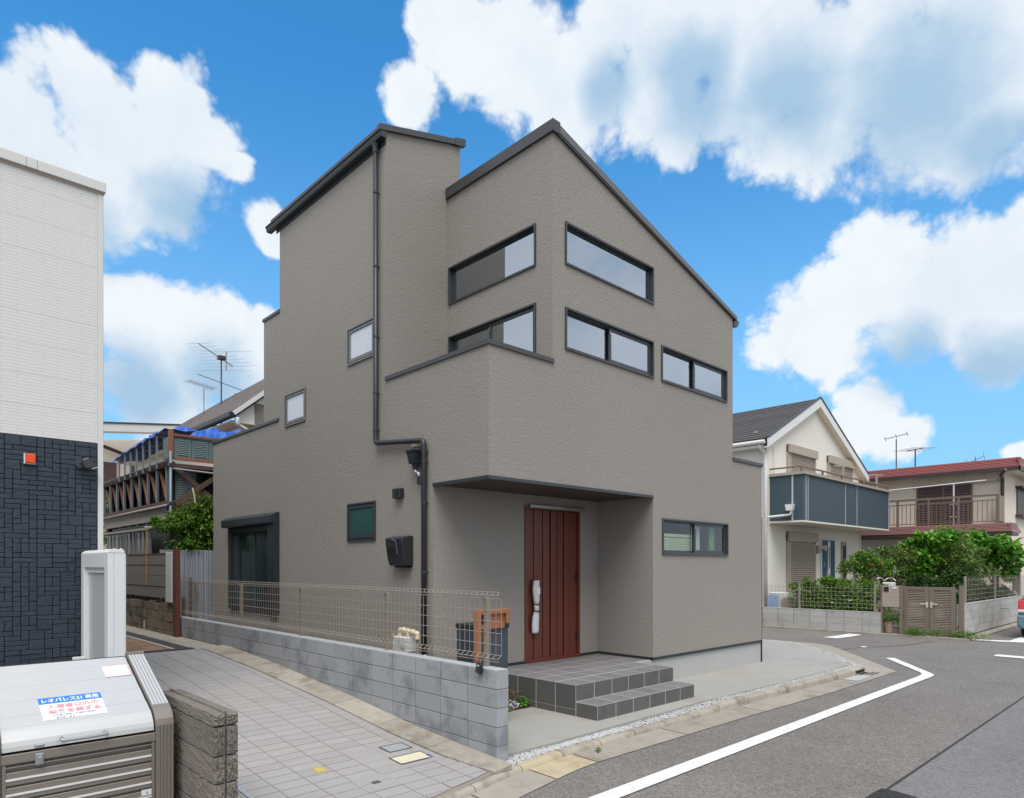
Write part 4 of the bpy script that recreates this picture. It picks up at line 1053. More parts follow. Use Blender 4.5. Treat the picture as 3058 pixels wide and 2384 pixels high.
part('riser_pipe', MB().tube(smoothpath([(4.77, 6.70, .92), (4.77, 6.70, .74), (4.78, 6.66, .70), (4.8, 6.60, .70)], 4), .015, 8), 'post_paint', t, smooth=True)
part('pipe_end', MB().tube([(4.8, 6.6, .70), (4.8, 6.57, .71)], .022, 8), 'meter', t)

# ------------------------------------------------------------------ left neighbour: white and navy apartment block
YA, XA = 8.017, 1.722
ap = thing('apartment_building', 'apartment block with white siding above navy stone-look siding at the left edge', 'building', (XA, YA, .2))
part('wall', MB().box(-9, XA - .02, YA + .03, 22, -.05, 3.07), 'navy_joint', ap)
part('upper_wall', MB().box(-9, XA - .02, YA + .03, 22, 3.07, 5.70), 'siding_w', ap)
zs = 3.075; k = 0
while zs < 5.68:
    z1 = min(zs + .303, 5.70)
    part('siding_panel', MB().box(-9, XA - .052, YA, YA + .032, zs + .0008, z1 - .0008), 'siding_w', ap); zs = z1
part('corner_trim', MB().box(XA - .05, XA, YA - .006, YA + .05, -.02, 5.70), 'trim_w', ap, bevel=.004)
part('joint_cover', MB().box(XA - .051, XA + .002, YA - .008, YA + .02, 3.06, 3.068), 'white', ap)
for a, b in ((-9, 1.06), (1.062, 1.15), (1.152, XA + .018)):
    part('parapet_cap', MB().box(a, b, YA - .035, YA + .2, 5.69, 5.79), 'trim_w', ap, bevel=.004)
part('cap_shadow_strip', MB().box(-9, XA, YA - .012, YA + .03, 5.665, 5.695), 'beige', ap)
# navy ashlar: pieces of several sizes laid on a small grid
def ashlar():
    rnd = random.Random(5); cw, ch = .0645, .0475; nx, nz = 13, 46; xr = XA - .055; zt = 3.065
    used = set(); meshes = {}; n = 0; joined = MB()
    for r in range(nz + 14):
        for c in range(nx + 26):
            if (r, c) in used: continue
            opts = [(2, 1), (3, 1), (1, 2), (2, 2), (2, 1), (3, 1), (1, 1), (1, 2)]; rnd.shuffle(opts)
            for w, h in opts + [(1, 1)]:
                cells = [(r + j, c + i) for i in range(w) for j in range(h)]
                if all(q not in used for q in cells): break
            used.update(cells)
            x1 = xr - c * cw; x0 = x1 - w * cw; z1 = zt - r * ch; z0 = z1 - h * ch
            d = rnd.choice((.012, .0135, .015))
            if c < nx + 1 and r < nz and n < 299:
                key = (w, h, d)
                if key not in meshes:
                    meshes[key] = MB().box(0, w * cw - .0035, 0, d + .02, 0, h * ch - .0035).mesh('siding_stone', 'siding_n', bevel=.004)
                inst('siding_stone', meshes[key], ap, (x0 + .0018, YA + .012 - d + .0, z0 + .0018)); n += 1
            else: joined.box(x0 + .0025, x1 - .0025, YA + .012 - d, YA + .034, z0 + .0025, z1 - .0025)
    part('siding_stones', joined, 'siding_n', ap, kind='stuff', fix=False)
ashlar()
part('lower_wall', MB().box(-9, -.85, YA - .004, YA + .03, -.02, 3.06), 'siding_n', ap)
part('lower_plinth', MB().box(-.85, XA - .05, YA - .004, YA + .03, -.02, .22), 'siding_n', ap)
# red fire lamp and spotlight fixed to the wall
rl = part('alarm_lamp', MB().box(1.042, 1.05, YA - .045, YA, 2.795, 2.895).box(1.05, 1.137, YA - .03, YA, 2.795, 2.80), 'white', ap)
part('lamp_lens', MB().box(1.0505, 1.137, YA - .045, YA - .001, 2.8, 2.895), 'red_lamp', rl, bevel=.01)
sp = part('spotlight', MB().tube([(1.51, YA + .01, 2.845), (1.51, YA - .03, 2.845)], .045, 14), 'navy', ap, smooth=False)
mb = MB().prism([(1.505, 2.875), (1.575, 2.905), (1.645, 2.815), (1.60, 2.795), (1.535, 2.79)], 'y', YA - .11, YA - .03)
part('spot_head', mb, 'dark_metal', sp, bevel=.012)
part('spot_lens', MB().beam((1.60, YA - .07, 2.792), (1.648, YA - .07, 2.812), .07, .008), 'panel_glass', sp)
part('spot_screw', MB().tube([(1.51, YA - .033, 2.855), (1.51, YA - .036, 2.855)], .007, 8), 'steel', sp)
# white framed screen standing against the block
t = thing('white_screen', 'white framed screen with a recessed grey panel between the navy wall and the alley', 'screen', (1.59, 6.9, .15))
SX0, SX1, SY0, SY1, SZ0, SZ1 = 1.517, 1.665, 6.90, 7.985, .0, 1.952
part('core', MB().box(SX0 + .05, SX1 - .014, SY0 + .012, SY1, SZ0, SZ1 - .02), 'white_panel', t)
f = MB(); f.box(SX0, SX0 + .05, SY0, SY0 + .13, SZ0, SZ1 - .03); f.box(SX0, SX0 + .05, SY1 - .12, SY1, SZ0, SZ1 - .03); f.box(SX0, SX0 + .05, SY0 + .13, SY1 - .12, SZ1 - .17, SZ1 - .03)
part('frame', f, 'white_panel', t, bevel=.004)
f = MB(); f.box(SX0 + .02, SX0 + .05, SY0 + .13, SY0 + .17, SZ0, SZ1 - .17); f.box(SX0 + .02, SX0 + .05, SY1 - .17, SY1 - .12, SZ0, SZ1 - .17); f.box(SX0 + .02, SX0 + .05, SY0 + .17, SY1 - .17, SZ1 - .22, SZ1 - .17)
part('inner_frame', f, 'white', t, bevel=.003)
part('recessed_panel', MB().box(SX0 + .035, SX0 + .05, SY0 + .17, SY1 - .17, SZ0, SZ1 - .22), 'panel_glass', t)
part('end_board', MB().box(SX0 + .05, SX1 - .012, SY0, SY0 + .012, SZ0, SZ1 - .02), 'white_panel', t)
part('side_trim', MB().box(SX1 - .013, SX1, SY0 + .003, SY1, SZ0, SZ1 - .045), 'white_panel', t, bevel=.003)
part('top_cap', MB().prism([(SX0 + .0, SZ1 - .031), (SX0 + .02, SZ1 - .01), (SX0 + .035, SZ1), (SX1 - .025, SZ1), (SX1 - .01, SZ1 - .031)], 'y', SY0 - .003, SY1), 'white', t)
for x in (SX0 + .06, SX1 - .035): part('bolt', MB().tube([(x, SY0 + .03, SZ1 - .002), (x, SY0 + .03, SZ1 + .008)], .007, 8), 'white', t)

# ------------------------------------------------------------------ rubbish bin
bn = thing('rubbish_bin', 'large bronze rubbish bin with a sloping white lid in the left foreground', 'rubbish bin', (.95, 5.2, 0))
BX0, BX1, BY = .415, 1.47, 4.90
sl = .466
lz = lambda y: .826 + sl * (y - 4.989)
part('body', MB().box(BX0 + .1, BX1 - .1, BY + .03, 5.62, .02, .69), 'bin_body', bn)
part('back_panel', MB().box(BX0 + .02, BX1 - .02, 5.60, 5.64, .02, 1.09), 'bin_body', bn)
for sx in (BX0 + .03, BX1 - .05):
    part('side_panel', MB().prism([(BY + .05, .02), (5.61, .02), (5.61, 1.08), (4.99, .80), (BY + .05, .74)], 'x', sx, sx + .02), 'bin_body', bn)
seams = [4.982, 5.086, 5.237, 5.384, 5.535, 5.625]
lidp = part('lid', MB().prism([(4.94, .70), (5.62, 1.07), (5.62, 1.112), (4.985, lz(4.985) - .007)], 'x', BX0 + .112, BX1 - .112), 'gap', bn)
for a, b in zip(seams[:-1], seams[1:]):
    part('lid_board', MB().prism([(a + .0045, lz(a) - .010), (b - .0045, lz(b) - .010), (b - .0045, lz(b)), (a + .0045, lz(a))], 'x', BX0 + .118, BX1 - .122), 'bin_top', lidp, bevel=.001)
nose = [(4.9805, lz(4.9805)), (4.958, .805), (4.935, .782), (4.915, .755), (4.905, .727), (4.902, .70), (4.93, .70), (4.95, .76), (4.9805, .79)]
part('lid_nose', MB().prism(nose, 'x', BX0 + .118, BX1 - .122), 'bin_top', lidp, smooth=False)
part('lid_hinge', MB().box(BX0 + .115, BX1 - .117, 5.625, 5.645, 1.09, 1.125), 'brown_dark', bn)
part('hinge_tab', MB().box(1.02, 1.10, 5.645, 5.655, 1.10, 1.145), 'trim_w', bn, bevel=.003)
for px in (BX0, BX1 - .112):
    pm = MB().prism([(4.895, .02), (4.895, .73), (4.905, .768), (4.93, .805), (4.965, .832), (5.0, .85), (5.63, 1.143), (5.63, 1.09), (5.02, .80), (4.965, .73), (4.965, .02)], 'x', px, px + .112)
    pp = part('corner_post', pm, 'bin_top' if False else 'bin_body', bn)
    pm = MB()
    for i in range(5):
        x = px + .008 + i * .021
        pm.prism([(5.0, .846), (5.625, 1.138), (5.625, 1.146), (5.0, .855)], 'x', x, x + .016)
    part('ribbed_cover', pm, 'bin_top', pp)
    pm = MB()
    for i in range(5):
        x = px + .008 + i * .021; pm.box(x, x + .016, 4.890, 4.896, .02, .73)
    part('ribbed_front', pm, 'bin_body', pp)
    part('end_cap', MB().box(px - .004, px + .116, 5.60, 5.64, 1.10, 1.152), 'bin_body', pp, bevel=.003)
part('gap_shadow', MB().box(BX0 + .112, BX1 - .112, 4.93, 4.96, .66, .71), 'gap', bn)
part('top_rail', MB().box(BX0 + .112, BX1 - .112, 4.897, 4.935, .628, .684), 'bin_body', bn, bevel=.003)
for i, z in enumerate((.534, .444, .356, .263, .172, .082)):
    part('slat', MB().box(BX0 + .135, BX1 - .135, 4.905, 4.93, z - .035, z + .042), 'bin_body', bn, bevel=.003)
    part('white_line', MB().box(BX0 + .135, BX1 - .135, 4.900, 4.908, z - .006, z + .006), 'bin_line', bn)
part('frame_stile', MB().box(BX1 - .136, BX1 - .118, 4.90, 4.93, .03, .625), 'bin_body', bn); part('frame_stile', MB().box(BX0 + .118, BX0 + .136, 4.90, 4.93, .03, .625), 'bin_body', bn)
part('frame_rail', MB().box(BX0 + .136, BX1 - .136, 4.902, 4.93, .603, .612), 'bin_body', bn)
hx0, hx1, hz = .828, 1.062, .732
part('handle', MB().tube(smoothpath([(hx0, 4.905, hz + .01), (hx0, 4.868, hz + .006), (hx0 + .02, 4.858, hz), (hx1 - .02, 4.858, hz), (hx1, 4.868, hz + .006), (hx1, 4.905, hz + .01)], 4), .0095, 10), 'steel', lidp, smooth=True)
part('latch_plate', MB().box(.69, .74, 4.896, 4.904, .706, .722), 'steel', lidp, bevel=.003)
lt = part('latch', MB().box(.693, .737, 4.889, 4.899, .60, .668), 'steel', bn, bevel=.003)
part('latch_lever', MB().box(.706, .727, 4.884, 4.891, .607, .65), 'steel', lt, bevel=.003)
tg = part('rating_label', MB().box(1.272, 1.332, 4.8965, 4.8995, .275, .315), 'sticker', bn)
part('label_mark', MB().beam((1.298, 4.896, .289), (1.312, 4.896, .302), .0012, .003, (0, 1, 0)).beam((1.298, 4.896, .302), (1.312, 4.896, .289), .0012, .003, (0, 1, 0)), 'ink_black', tg)
part('label_lines', MB().box(1.276, 1.328, 4.896, 4.8963, .2785, .2795).box(1.276, 1.328, 4.896, 4.8963, .2815, .2825).box(1.284, 1.2846, 4.896, 4.8963, .278, .312), 'panel_glass', tg)
# stickers on the lid; local frame: u to the right, v up the slope
ang = math.atan(sl)
LM = Matrix.Translation((0, 4.989, .826)) @ Matrix.Rotation(ang, 4, 'X')
inv = 1 / math.cos(ang)
def onlid(mb): return rot(mb, LM)
def text_mesh(name, body, size, x, y, material, parent, width=None, bold=0.0, spacing=1.0):
    cu = bpy.data.curves.new(name, 'FONT'); cu.body = body; cu.size = size; cu.offset = bold; cu.space_character = spacing
    cu.resolution_u = 3
    ob = bpy.data.objects.new(name, cu); COL.objects.link(ob)
    bpy.context.view_layer.update()
    me = bpy.data.meshes.new_from_object(ob.evaluated_get(bpy.context.evaluated_depsgraph_get()))
    bpy.data.objects.remove(ob)
    xs = [v.co.x for v in me.vertices]; ysv = [v.co.y for v in me.vertices]
    if xs:
        w = max(xs) - min(xs); sc = width / w if width else 1; hh = max(ysv) - min(ysv); scy = (size / hh) if hh else 1
        o = ORG[parent]
        for v in me.vertices:
            q = LM @ Vector((x + (v.co.x - min(xs)) * sc, y + (v.co.y - min(ysv)) * scy, .0028)); v.co = q - o
    me.materials.clear(); me.materials.append(M[material])
    ob = bpy.data.objects.new(name, me); COL.objects.link(ob); ob.parent = parent; return ob
v0, v1 = (5.012 - 4.989) * inv, (5.234 - 4.989) * inv
stk = part('warning_sticker', onlid(MB().box(.752, 1.103, v0, v1, .0006, .0016)), 'sticker', bn, label='white and blue sticker with Japanese lettering')
vb = (5.171 - 4.989) * inv
part('blue_band', onlid(MB().box(.752, 1.103, vb, v1, .0018, .0022)), 'sticker_blue', stk)
text_mesh('lettering', 'レオパレス21 専用', .046, .770, vb + .011, 'ink_white', stk, .315, .0011)
text_mesh('lettering', '入居者以外の', .047, .790, vb - .062, 'ink_red', stk, .285, .001)
text_mesh('lettering', '投棄を禁ずる', .047, .790, vb - .118, 'ink_red', stk, .285, .001)
text_mesh('lettering', '（その場で発見した場合は罰金を）', .019, .800, vb - .145, 'ink_black', stk, .255)
text_mesh('lettering', '徴収致します', .018, .822, vb - .172, 'ink_black', stk, .10)
u0, u1, s0, s1 = 1.174, 1.335, (5.391 - 4.989) * inv, (5.527 - 4.989) * inv
st2 = part('security_sticker', onlid(MB().box(u0, u1, s0, s1, .0006, .0016)), 'sticker', bn, label='faded white sticker with a pink border')
part('sticker_border', onlid(MB().box(u0, u1, s0, s0 + .006, .0018, .0022).box(u0, u1, s1 - .004, s1, .0018, .0022).box(u1 - .005, u1, s0 + .006, s1 - .004, .0018, .0022)), 'pink', st2)
text_mesh('lettering', 'SECOM', .036, u0 + .012, s0 + .014, 'ink_pale', st2, .135)

# ------------------------------------------------------------------ split-face block wall end
sw = thing('split_face_wall', 'short rough split-face block wall between the bin and the tiled alley', 'wall', (1.6, 4.31, 0))
rnd = random.Random(21)
def rough_block(x0, x1, y0, y1, z0, z1, amp, seed, split=('y0',)):
    bm = bmesh.new(); r = random.Random(seed)
    bmesh.ops.create_cube(bm, size=1)
    bmesh.ops.subdivide_edges(bm, edges=bm.edges, cuts=7, use_grid_fill=True)
    mb = MB(); 
    for v in bm.verts:
        u = (v.co.x + .5, v.co.y + .5, v.co.z + .5)
        p = [x0 + (x1 - x0) * u[0], y0 + (y1 - y0) * u[1], z0 + (z1 - z0) * u[2]]
        if u[1] < .01: p[1] += -amp * r.random() * (0 if (u[0] in (0, 1) or u[2] in (0, 1)) else 1) 
        if u[0] < .01: p[0] += -amp * .35 * r.random()
        if u[2] > .99: p[2] += amp * .25 * r.random()
        mb.v.append(tuple(p))
    bm.verts.index_update()
    mb.f = [tuple(v.index for v in f.verts) for f in bm.faces]; bm.free(); return mb
zc = [.869, .789, .601, .429, .245, .06, -.06]
part('mortar_core', MB().box(1.547, 1.658, 4.335, 5.42, -.05, .85), 'gap', sw)
sd = 0
for i in range(len(zc) - 1):
    z1, z0 = zc[i], zc[i + 1]
    for (a, b) in ((1.53, 1.594), (1.608, 1.674)):
        ym = 4.31 + (.33 if i % 2 else .45)
        part('split_block', rough_block(a, b, 4.305, ym - .003, z0 + .008, z1 - .004, .018, sd), 'split', sw, fix=True); sd += 1
        yy = ym
        while yy < 5.42:
            y2 = min(yy + .42, 5.43)
            part('split_block', rough_block(a, b, yy + .003, y2 - .003, z0 + .008, z1 - .004, .012, sd), 'split', sw); sd += 1
            yy = y2
part('groove_fill', MB().box(1.594, 1.608, 4.320, 5.42, -.05, .879), 'split', sw)

# ------------------------------------------------------------------ behind: weathered wall, plank fence, iron post, corrugated sheet
ow = thing('weathered_block_wall', 'old stained brown block wall at the back of the alley', 'wall', (4.15, 13.8, .44))
part('mortar_core', MB().box(4.11, 4.22, 13.72, 20, .35, 1.04), 'mossblock', ow)
for r in range(4):
    z0 = .36 + r * .18; rr = random.Random(r)
    y0 = 13.70 - (.22 if r % 2 else 0)
    while y0 < 19.5:
        y1 = y0 + .45
        part('block', MB().box(4.10 - rr.uniform(0, .012), 4.23, max(y0, 13.70) + .004, y1 - .004, z0 + .003, z0 + .177 + (0 if r < 3 else rr.uniform(-.03, .02))), 'mossblock', ow, bevel=.006)
        y0 = y1
t = thing('drain_stub', 'thin capped pipe stub standing in front of the stained wall', 'pipe', (4.0, 15.2, .45))
part('pipe', MB().tube([(4.0, 15.2, .44), (4.0, 15.2, .71)], .014, 8), 'oldblock', t); part('cap', MB().tube([(3.94, 15.2, .715), (4.04, 15.2, .715)], .02, 8), 'brown_dark', t)
pf = thing('plank_fence', 'grey horizontal plank fence standing on the stained block wall', 'fence', (4.12, 15, 1.1))
zz = [1.16, 1.385, 1.60, 1.815, 2.03]
for i in range(4):
    part('plank', MB().box(4.085 - .008 * (i % 2), 4.11, 14.0, 19.6, zz[i] + .004, zz[i + 1] - .004), 'plank', pf, bevel=.003)
part('top_rail', MB().box(4.07, 4.14, 13.98, 19.6, 2.03, 2.05), 'brown_wood', pf)
for y in (14.4, 15.5, 16.6, 17.7): part('stud', MB().box(4.115, 4.16, y, y + .06, 1.05, 2.03), 'brown_wood', pf)
part('white_end_post', MB().box(4.05, 4.12, 13.63, 13.98, 1.10, 2.055), 'trim_w', pf, bevel=.005)
solo('iron_post', MB().box(4.06, 4.14, 13.40, 13.58, .43, 2.13), 'rust', 'rust brown iron post beside the white fence end', 'post', org=(0, 0, 0))
cs = MB(); n = 64; pts = []
for i in range(n * 2 + 1):
    x = 4.2 + 1.25 * i / (n * 2); pts.append((x, 14.86 + .012 * math.cos(i / 2 * math.pi * .72)))
for (xa, ya), (xb, yb) in zip(pts[:-1], pts[1:]):
    cs.poly([(xa, ya, .3), (xb, yb, .3), (xb, yb, 2.13), (xa, ya, 2.13)]); cs.poly([(xa, ya + .004, .3), (xb, yb + .004, .3), (xb, yb + .004, 2.13), (xa, ya + .004, 2.13)])
t = thing('corrugated_sheet', 'upright corrugated galvanised sheet fence behind the mesh fence', 'sheet fence', (4.8, 14.86, .3))
part('sheet', cs, 'galv', t, fix=False)
for x in (4.34, 4.62, 4.75): part('stake', MB().box(x, x + .05, 14.80, 14.835, .3, 1.55 if x != 4.62 else 1.15), 'brown_wood', t)
for x in (4.4, 4.7, 5.0):
    for z in (2.05, 1.55): part('screw', MB().tube([(x, 14.835, z), (x, 14.845, z)], .008, 6), 'dark_metal', t)

# ------------------------------------------------------------------ old wooden terrace with tarpaulin
wt = thing('wooden_terrace', 'old brown timber terrace with braces, teal shutters and a scaffold post', 'terrace', (4.6, 15.4, .5))
TX, TY = 4.56, 15.31
part('lower_fascia', MB().box(TX - .02, TX + .05, TY + .3, 21, 2.80, 3.06), 'grey_fascia', wt)
part('gutter_pipe', MB().tube([(TX - .08, TY + .1, 3.085), (TX - .08, 21, 3.075)], .03, 8), 'grey_fascia', wt, smooth=True)
part('lower_beam', MB().box(TX - .05, TX + .06, TY + .0, 21, 3.10, 3.20), 'brown_wood', wt)
part('upper_beam', MB().box(TX - .06, TX + .06, TY + .0, 21, 3.93, 4.02), 'brown_wood', wt)
part('deck', MB().box(TX + .06, 9, TY + .1, 21, 3.92, 4.0), 'brown_wood', wt)
part('lower_deck', MB().box(TX + .06, 9, TY + .1, 21, 3.06, 3.1), 'brown_wood', wt)
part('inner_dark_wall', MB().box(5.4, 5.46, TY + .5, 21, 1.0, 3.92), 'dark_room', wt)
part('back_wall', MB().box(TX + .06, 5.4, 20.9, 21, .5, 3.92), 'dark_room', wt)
for i in range(9):
    y = TY + .25 + i * .68
    part('upright', MB().box(TX - .045, TX + .0, y - .035, y + .035, 3.08, 3.95), 'pole', wt)
    part('brace', MB().beam((TX + .02, y + .62, 3.95), (TX + .02, y + .08, 3.12), .06, .035), 'red_wood', wt)
    part('brace', MB().beam((TX + .24, y + .1, 3.92), (TX + .24, y + .62, 3.12), .06, .035), 'brown_wood', wt)
for i in range(6):
    y = TY + .25 + i * .78
    part('lower_post', MB().box(TX, TX + .08, y, y + .1, 2.3, 2.8), 'grey_fascia', wt)
# front (towards the street): crossed timbers over a louvred door, shutters above
part('cross_timber', MB().beam((TX + .05, TY - .02, 3.90), (TX + 1.05, TY - .02, 3.10), .035, .10), 'brown_wood', wt)
part('cross_timber', MB().beam((TX + .05, TY - .06, 3.12), (TX + 1.05, TY - .06, 3.88), .035, .10), 'brown_wood', wt)
part('front_beam', MB().box(TX, 6.2, TY - .03, TY + .05, 3.90, 3.97), 'brown_wood', wt)
part('front_sill', MB().box(TX, 6.2, TY - .03, TY + .05, 3.02, 3.12), 'brown_wood', wt)
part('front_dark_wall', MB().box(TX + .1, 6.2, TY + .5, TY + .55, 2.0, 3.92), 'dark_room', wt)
lv = part('louvre_door', MB().box(TX + .14, TX + .56, TY + .2, TY + .23, 3.1, 3.9), 'teal', wt)
for i in range(14): part('louvre_slat', MB().box(TX + .19, TX + .45, TY + .19, TY + .2, 3.16 + i * .05, 3.182 + i * .05), 'galv', lv)
for i in range(3):
    x = TX + .04 + i * .36
    sh = part('shutter', MB().box(x, x + .35, TY - .02, TY + .02, 4.12, 4.56), 'teal', wt, bevel=.004)
    for k in range(9): part('slat', MB().beam((x + .06, TY - .024, 4.18 + k * .038), (x + .29, TY - .024, 4.18 + k * .038), .014, .026, (0, .5, 1)), 'teal', sh)
part('side_shutter', MB().box(TX - .03, TX + .0, TY + .06, TY + .5, 4.1, 4.56), 'teal', wt)
part('wooden_rail', MB().beam((TX + .02, TY - .03, 4.585), (6.0, TY - .03, 4.60), .06, .05), 'red_wood', wt)
part('wooden_rail', MB().beam((TX + .02, TY - .03, 4.085), (6.0, TY - .03, 4.09), .06, .06), 'red_wood', wt)
part('corner_timber', MB().box(TX - .07, TX + .02, TY - .06, TY + .03, 4.1, 4.68), 'red_wood', wt, bevel=.006)
sc = part('scaffold_post', MB().tube([(TX - .06, TY - .12, .5), (TX - .06, TY - .12, 4.22)], .03, 10), 'pole', wt, smooth=True)
for z in (3.12, 3.93): part('clamp', MB().box(TX - .1, TX + .0, TY - .16, TY - .06, z - .03, z + .03), 'dark_metal', sc)
part('scaffold_tube', MB().tube([(TX - .05, TY - .1, 3.86), (6.2, TY - .1, 3.80)], .02, 8), 'galv', wt)
part('scaffold_tube', MB().tube([(TX - .1, TY - .1, 4.02), (TX - .1, 21, 4.03)], .02, 8), 'dark_metal', wt)
part('handrail', MB().tube([(TX + .1, TY + .3, 4.15), (TX + .1, 20.5, 4.1)], .018, 8), 'galv', wt); part('handrail', MB().tube([(TX + .4, TY + .3, 4.3), (TX + .4, 20.5, 4.22)], .018, 8), 'galv', wt)
for i in range(7):
    y = TY + .62 + i * .52
    part('leaning_pole', MB().beam((TX - .12, y, 3.92), (TX - .09, y + .1, 4.74 - .035 * i * (i > 1)), .035, .035), 'pole', wt)
tp = MB(); rnd = random.Random(9); rows = []
for j in range(22):
    y = TY + .45 + j * .2; row = []
    for i in range(8):
        x = TX - .14 + i * .11
        z = 4.76 - .05 * j / 21 - .16 * (j / 21) ** 2 + .03 * math.sin(j * 1.9 + i) * (1 if i < 2 else .5) + .02 * rnd.random() - (.10 if i == 0 else 0) + .03 * i * .2
        row.append((x + .02 * rnd.random(), y, z))
    rows.append(row)
for r0, r1 in zip(rows[:-1], rows[1:]):
    for i in range(7):
        tp.poly([r0[i], r0[i + 1], r1[i + 1], r1[i]]); tp.poly([(p[0], p[1], p[2] - .006) for p in (r0[i], r0[i + 1], r1[i + 1], r1[i])])
solo('blue_tarpaulin', tp, 'tarp', 'crumpled blue tarpaulin draped along the top of the timber terrace', 'tarpaulin', fix=False)
tp = MB(); rows = []
for j in range(12):
    x = 5.0 + j * .14; row = []
    for i in range(4):
        row.append((x, 16.3 + i * .12, 4.70 + .012 * j + .05 * math.sin(j * 1.3 + i * 2) + .10 * i))
    rows.append(row)
for r0, r1 in zip(rows[:-1], rows[1:]):
    for i in range(3):
        tp.poly([r0[i], r0[i + 1], r1[i + 1], r1[i]]); tp.poly([(p[0], p[1], p[2] - .006) for p in (r0[i], r0[i + 1], r1[i + 1], r1[i])])
solo('blue_tarpaulin', tp, 'tarp', 'blue tarpaulin bundle under the dark gutter of the old house', 'tarpaulin', fix=False)
# lean-to with clear vinyl under the terrace
lt_ = thing('vinyl_lean_to', 'low lean-to hung with clear crinkled vinyl under the terrace', 'lean-to', (4.4, 17, 2))
part('roof_edge', MB().beam((4.30, 15.7, 2.60), (4.30, 20, 2.615), .12, .05), 'grey_fascia', lt_)
part('white_edge', MB().beam((4.22, 15.05, 2.585), (4.25, 15.75, 2.63), .2, .03), 'trim_w', lt_)
cv = MB(); n = 60
for i in range(n):
    y0 = 15.9 + i * .065; y1 = y0 + .065; o = lambda q: 4.34 + .03 * math.sin(q * 17) + .015 * math.sin(q * 41)
    cv.poly([(o(y0), y0, 2.02), (o(y1), y1, 2.02), (o(y1) * .3 + 4.33 * .7, y1, 2.58), (o(y0) * .3 + 4.33 * .7, y0, 2.58)])
part('vinyl_curtain', cv, 'vinyl', lt_, fix=False)
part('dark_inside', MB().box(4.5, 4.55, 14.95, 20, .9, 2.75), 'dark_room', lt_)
# yellow chain
ch = MB()
for i in range(34):
    z = 2.56 - i * .034; a = i % 2
    pts = [(4.02 + (.011 * math.cos(t) if a else 0), 15.12 + (0 if a else .011 * math.cos(t)), z + .023 * math.sin(t)) for t in [k * math.pi / 4 for k in range(9)]]
    ch.tube(pts, .0045, 4, cap=False)
ch_o = thing('yellow_chain', 'yellow plastic chain hanging in front of the plank fence', 'chain', (4.02, 15.12, 1.4))
part('links', ch, 'chain', ch_o, kind='stuff')
part('hook', MB().tube([(4.02, 15.12, 2.58), (4.1, 15.12, 2.60), (4.25, 15.12, 2.6)], .006, 6), 'dark_metal', ch_o)

# ------------------------------------------------------------------ old house behind with a corrugated roof
oh = thing('old_house', 'old house with a weathered ribbed roof and dark gutter behind the terrace', 'house', (8, 18, 0))
zr2 = lambda x: 5.60 + .84 * (x - 6.45)
up = [(6.45, 16.81), (6.45, 27.6), (7.77, 25.72), (8.07, 25.28), (8.62, 23.62), (9.0, 21.03), (9.2, 16.81)]
mb = MB(); mb.poly([(x, y, zr2(x) - .03) for x, y in up]); mb.poly([(x, y, zr2(x) - .12) for x, y in up])
part('roof_base', mb, 'oldroof', oh)
ribs = MB(); y = 16.85
def ridge_x(y):
    return interp(y, [16.81, 21.03, 23.62, 25.28, 25.72, 27.6], [9.2, 9.0, 8.62, 8.07, 7.77, 6.45])
while y < 27.3:
    xt = ridge_x(y); ribs.beam((6.43, y, zr2(6.43)), (xt, y, zr2(xt)), .10, .06); y += .19
part('roof_ribs', ribs, 'oldroof', oh, kind='stuff')
part('ridge_far_side', MB().poly([(9.2, 16.81, zr2(9.2)), (9.0, 21.03, zr2(9.0)), (8.62, 23.62, zr2(8.62)), (11.5, 23.6, 5.6), (11.5, 16.81, 5.6)]), 'oldroof', oh)
part('gutter', MB().box(6.33, 6.46, 16.8, 27.4, 5.50, 5.62), 'black_metal', oh, bevel=.01)
part('verge_board', MB().beam((6.42, 16.77, zr2(6.42) + .0), (9.2, 16.77, zr2(9.2) + .0), .05, .10), 'trim_w', oh)
gw = MB().prism([(6.55, 5.40), (9.2, 5.40), (9.2, zr2(9.2) - .1), (6.55, zr2(6.55) - .1)], 'y', 16.95, 17.05)
part('gable_wall', gw, 'cream', oh)
part('gable_recess', MB().box(7.02, 7.4, 16.93, 16.96, 5.42, 5.95), 'plank', oh)
part('side_wall', MB().box(6.8, 9.2, 17.3, 27, 0, 5.5), 'cream2', oh)
part('eave_soffit', MB().box(6.45, 7.0, 17.05, 27, 5.42, 5.46), 'cream2', oh)
part('gutter_pipe', MB().tube(smoothpath([(6.5, 16.72, 5.47), (6.5, 16.72, 5.33), (6.6, 16.78, 5.27), (7.2, 17.0, 5.1)], 4), .05, 8), 'trim_w', oh, smooth=True)
part('timber_offcut', MB().box(6.42, 6.62, 16.2, 16.5, 4.7, 5.06), 'wood', oh)
part('wall_unit', MB().box(6.25, 6.4, 16.9, 17.2, 4.75, 5.06), 'cream', oh)
ch2 = thing('cream_house', 'pale house with a white roof edge behind the blue tarpaulin', 'house', (7, 30, 0))
part('wall', MB().prism([(2, 0), (13, 0), (13, 7.5), (6, 6.72), (2, 6.3)], 'y', 30.3, 36), 'cream2', ch2)
part('roof_edge', MB().beam((2, 29.6, 6.62), (13, 29.6, 7.85), .5, .30), 'trim_w', ch2); part('roof_flashing', MB().beam((2, 29.6, 6.80), (13, 29.6, 8.03), .56, .06), 'brown_dark', ch2)
part('pipe', MB().tube(smoothpath([(6.2, 30.0, 6.55), (7.3, 30.1, 6.2), (7.5, 30.1, 5.9), (7.5, 30.1, 3)], 4), .07, 8), 'brown_dark', ch2)
part('window', MB().box(6.4, 6.95, 30.2, 30.32, 4.9, 5.9), 'maroon_shutter', ch2)
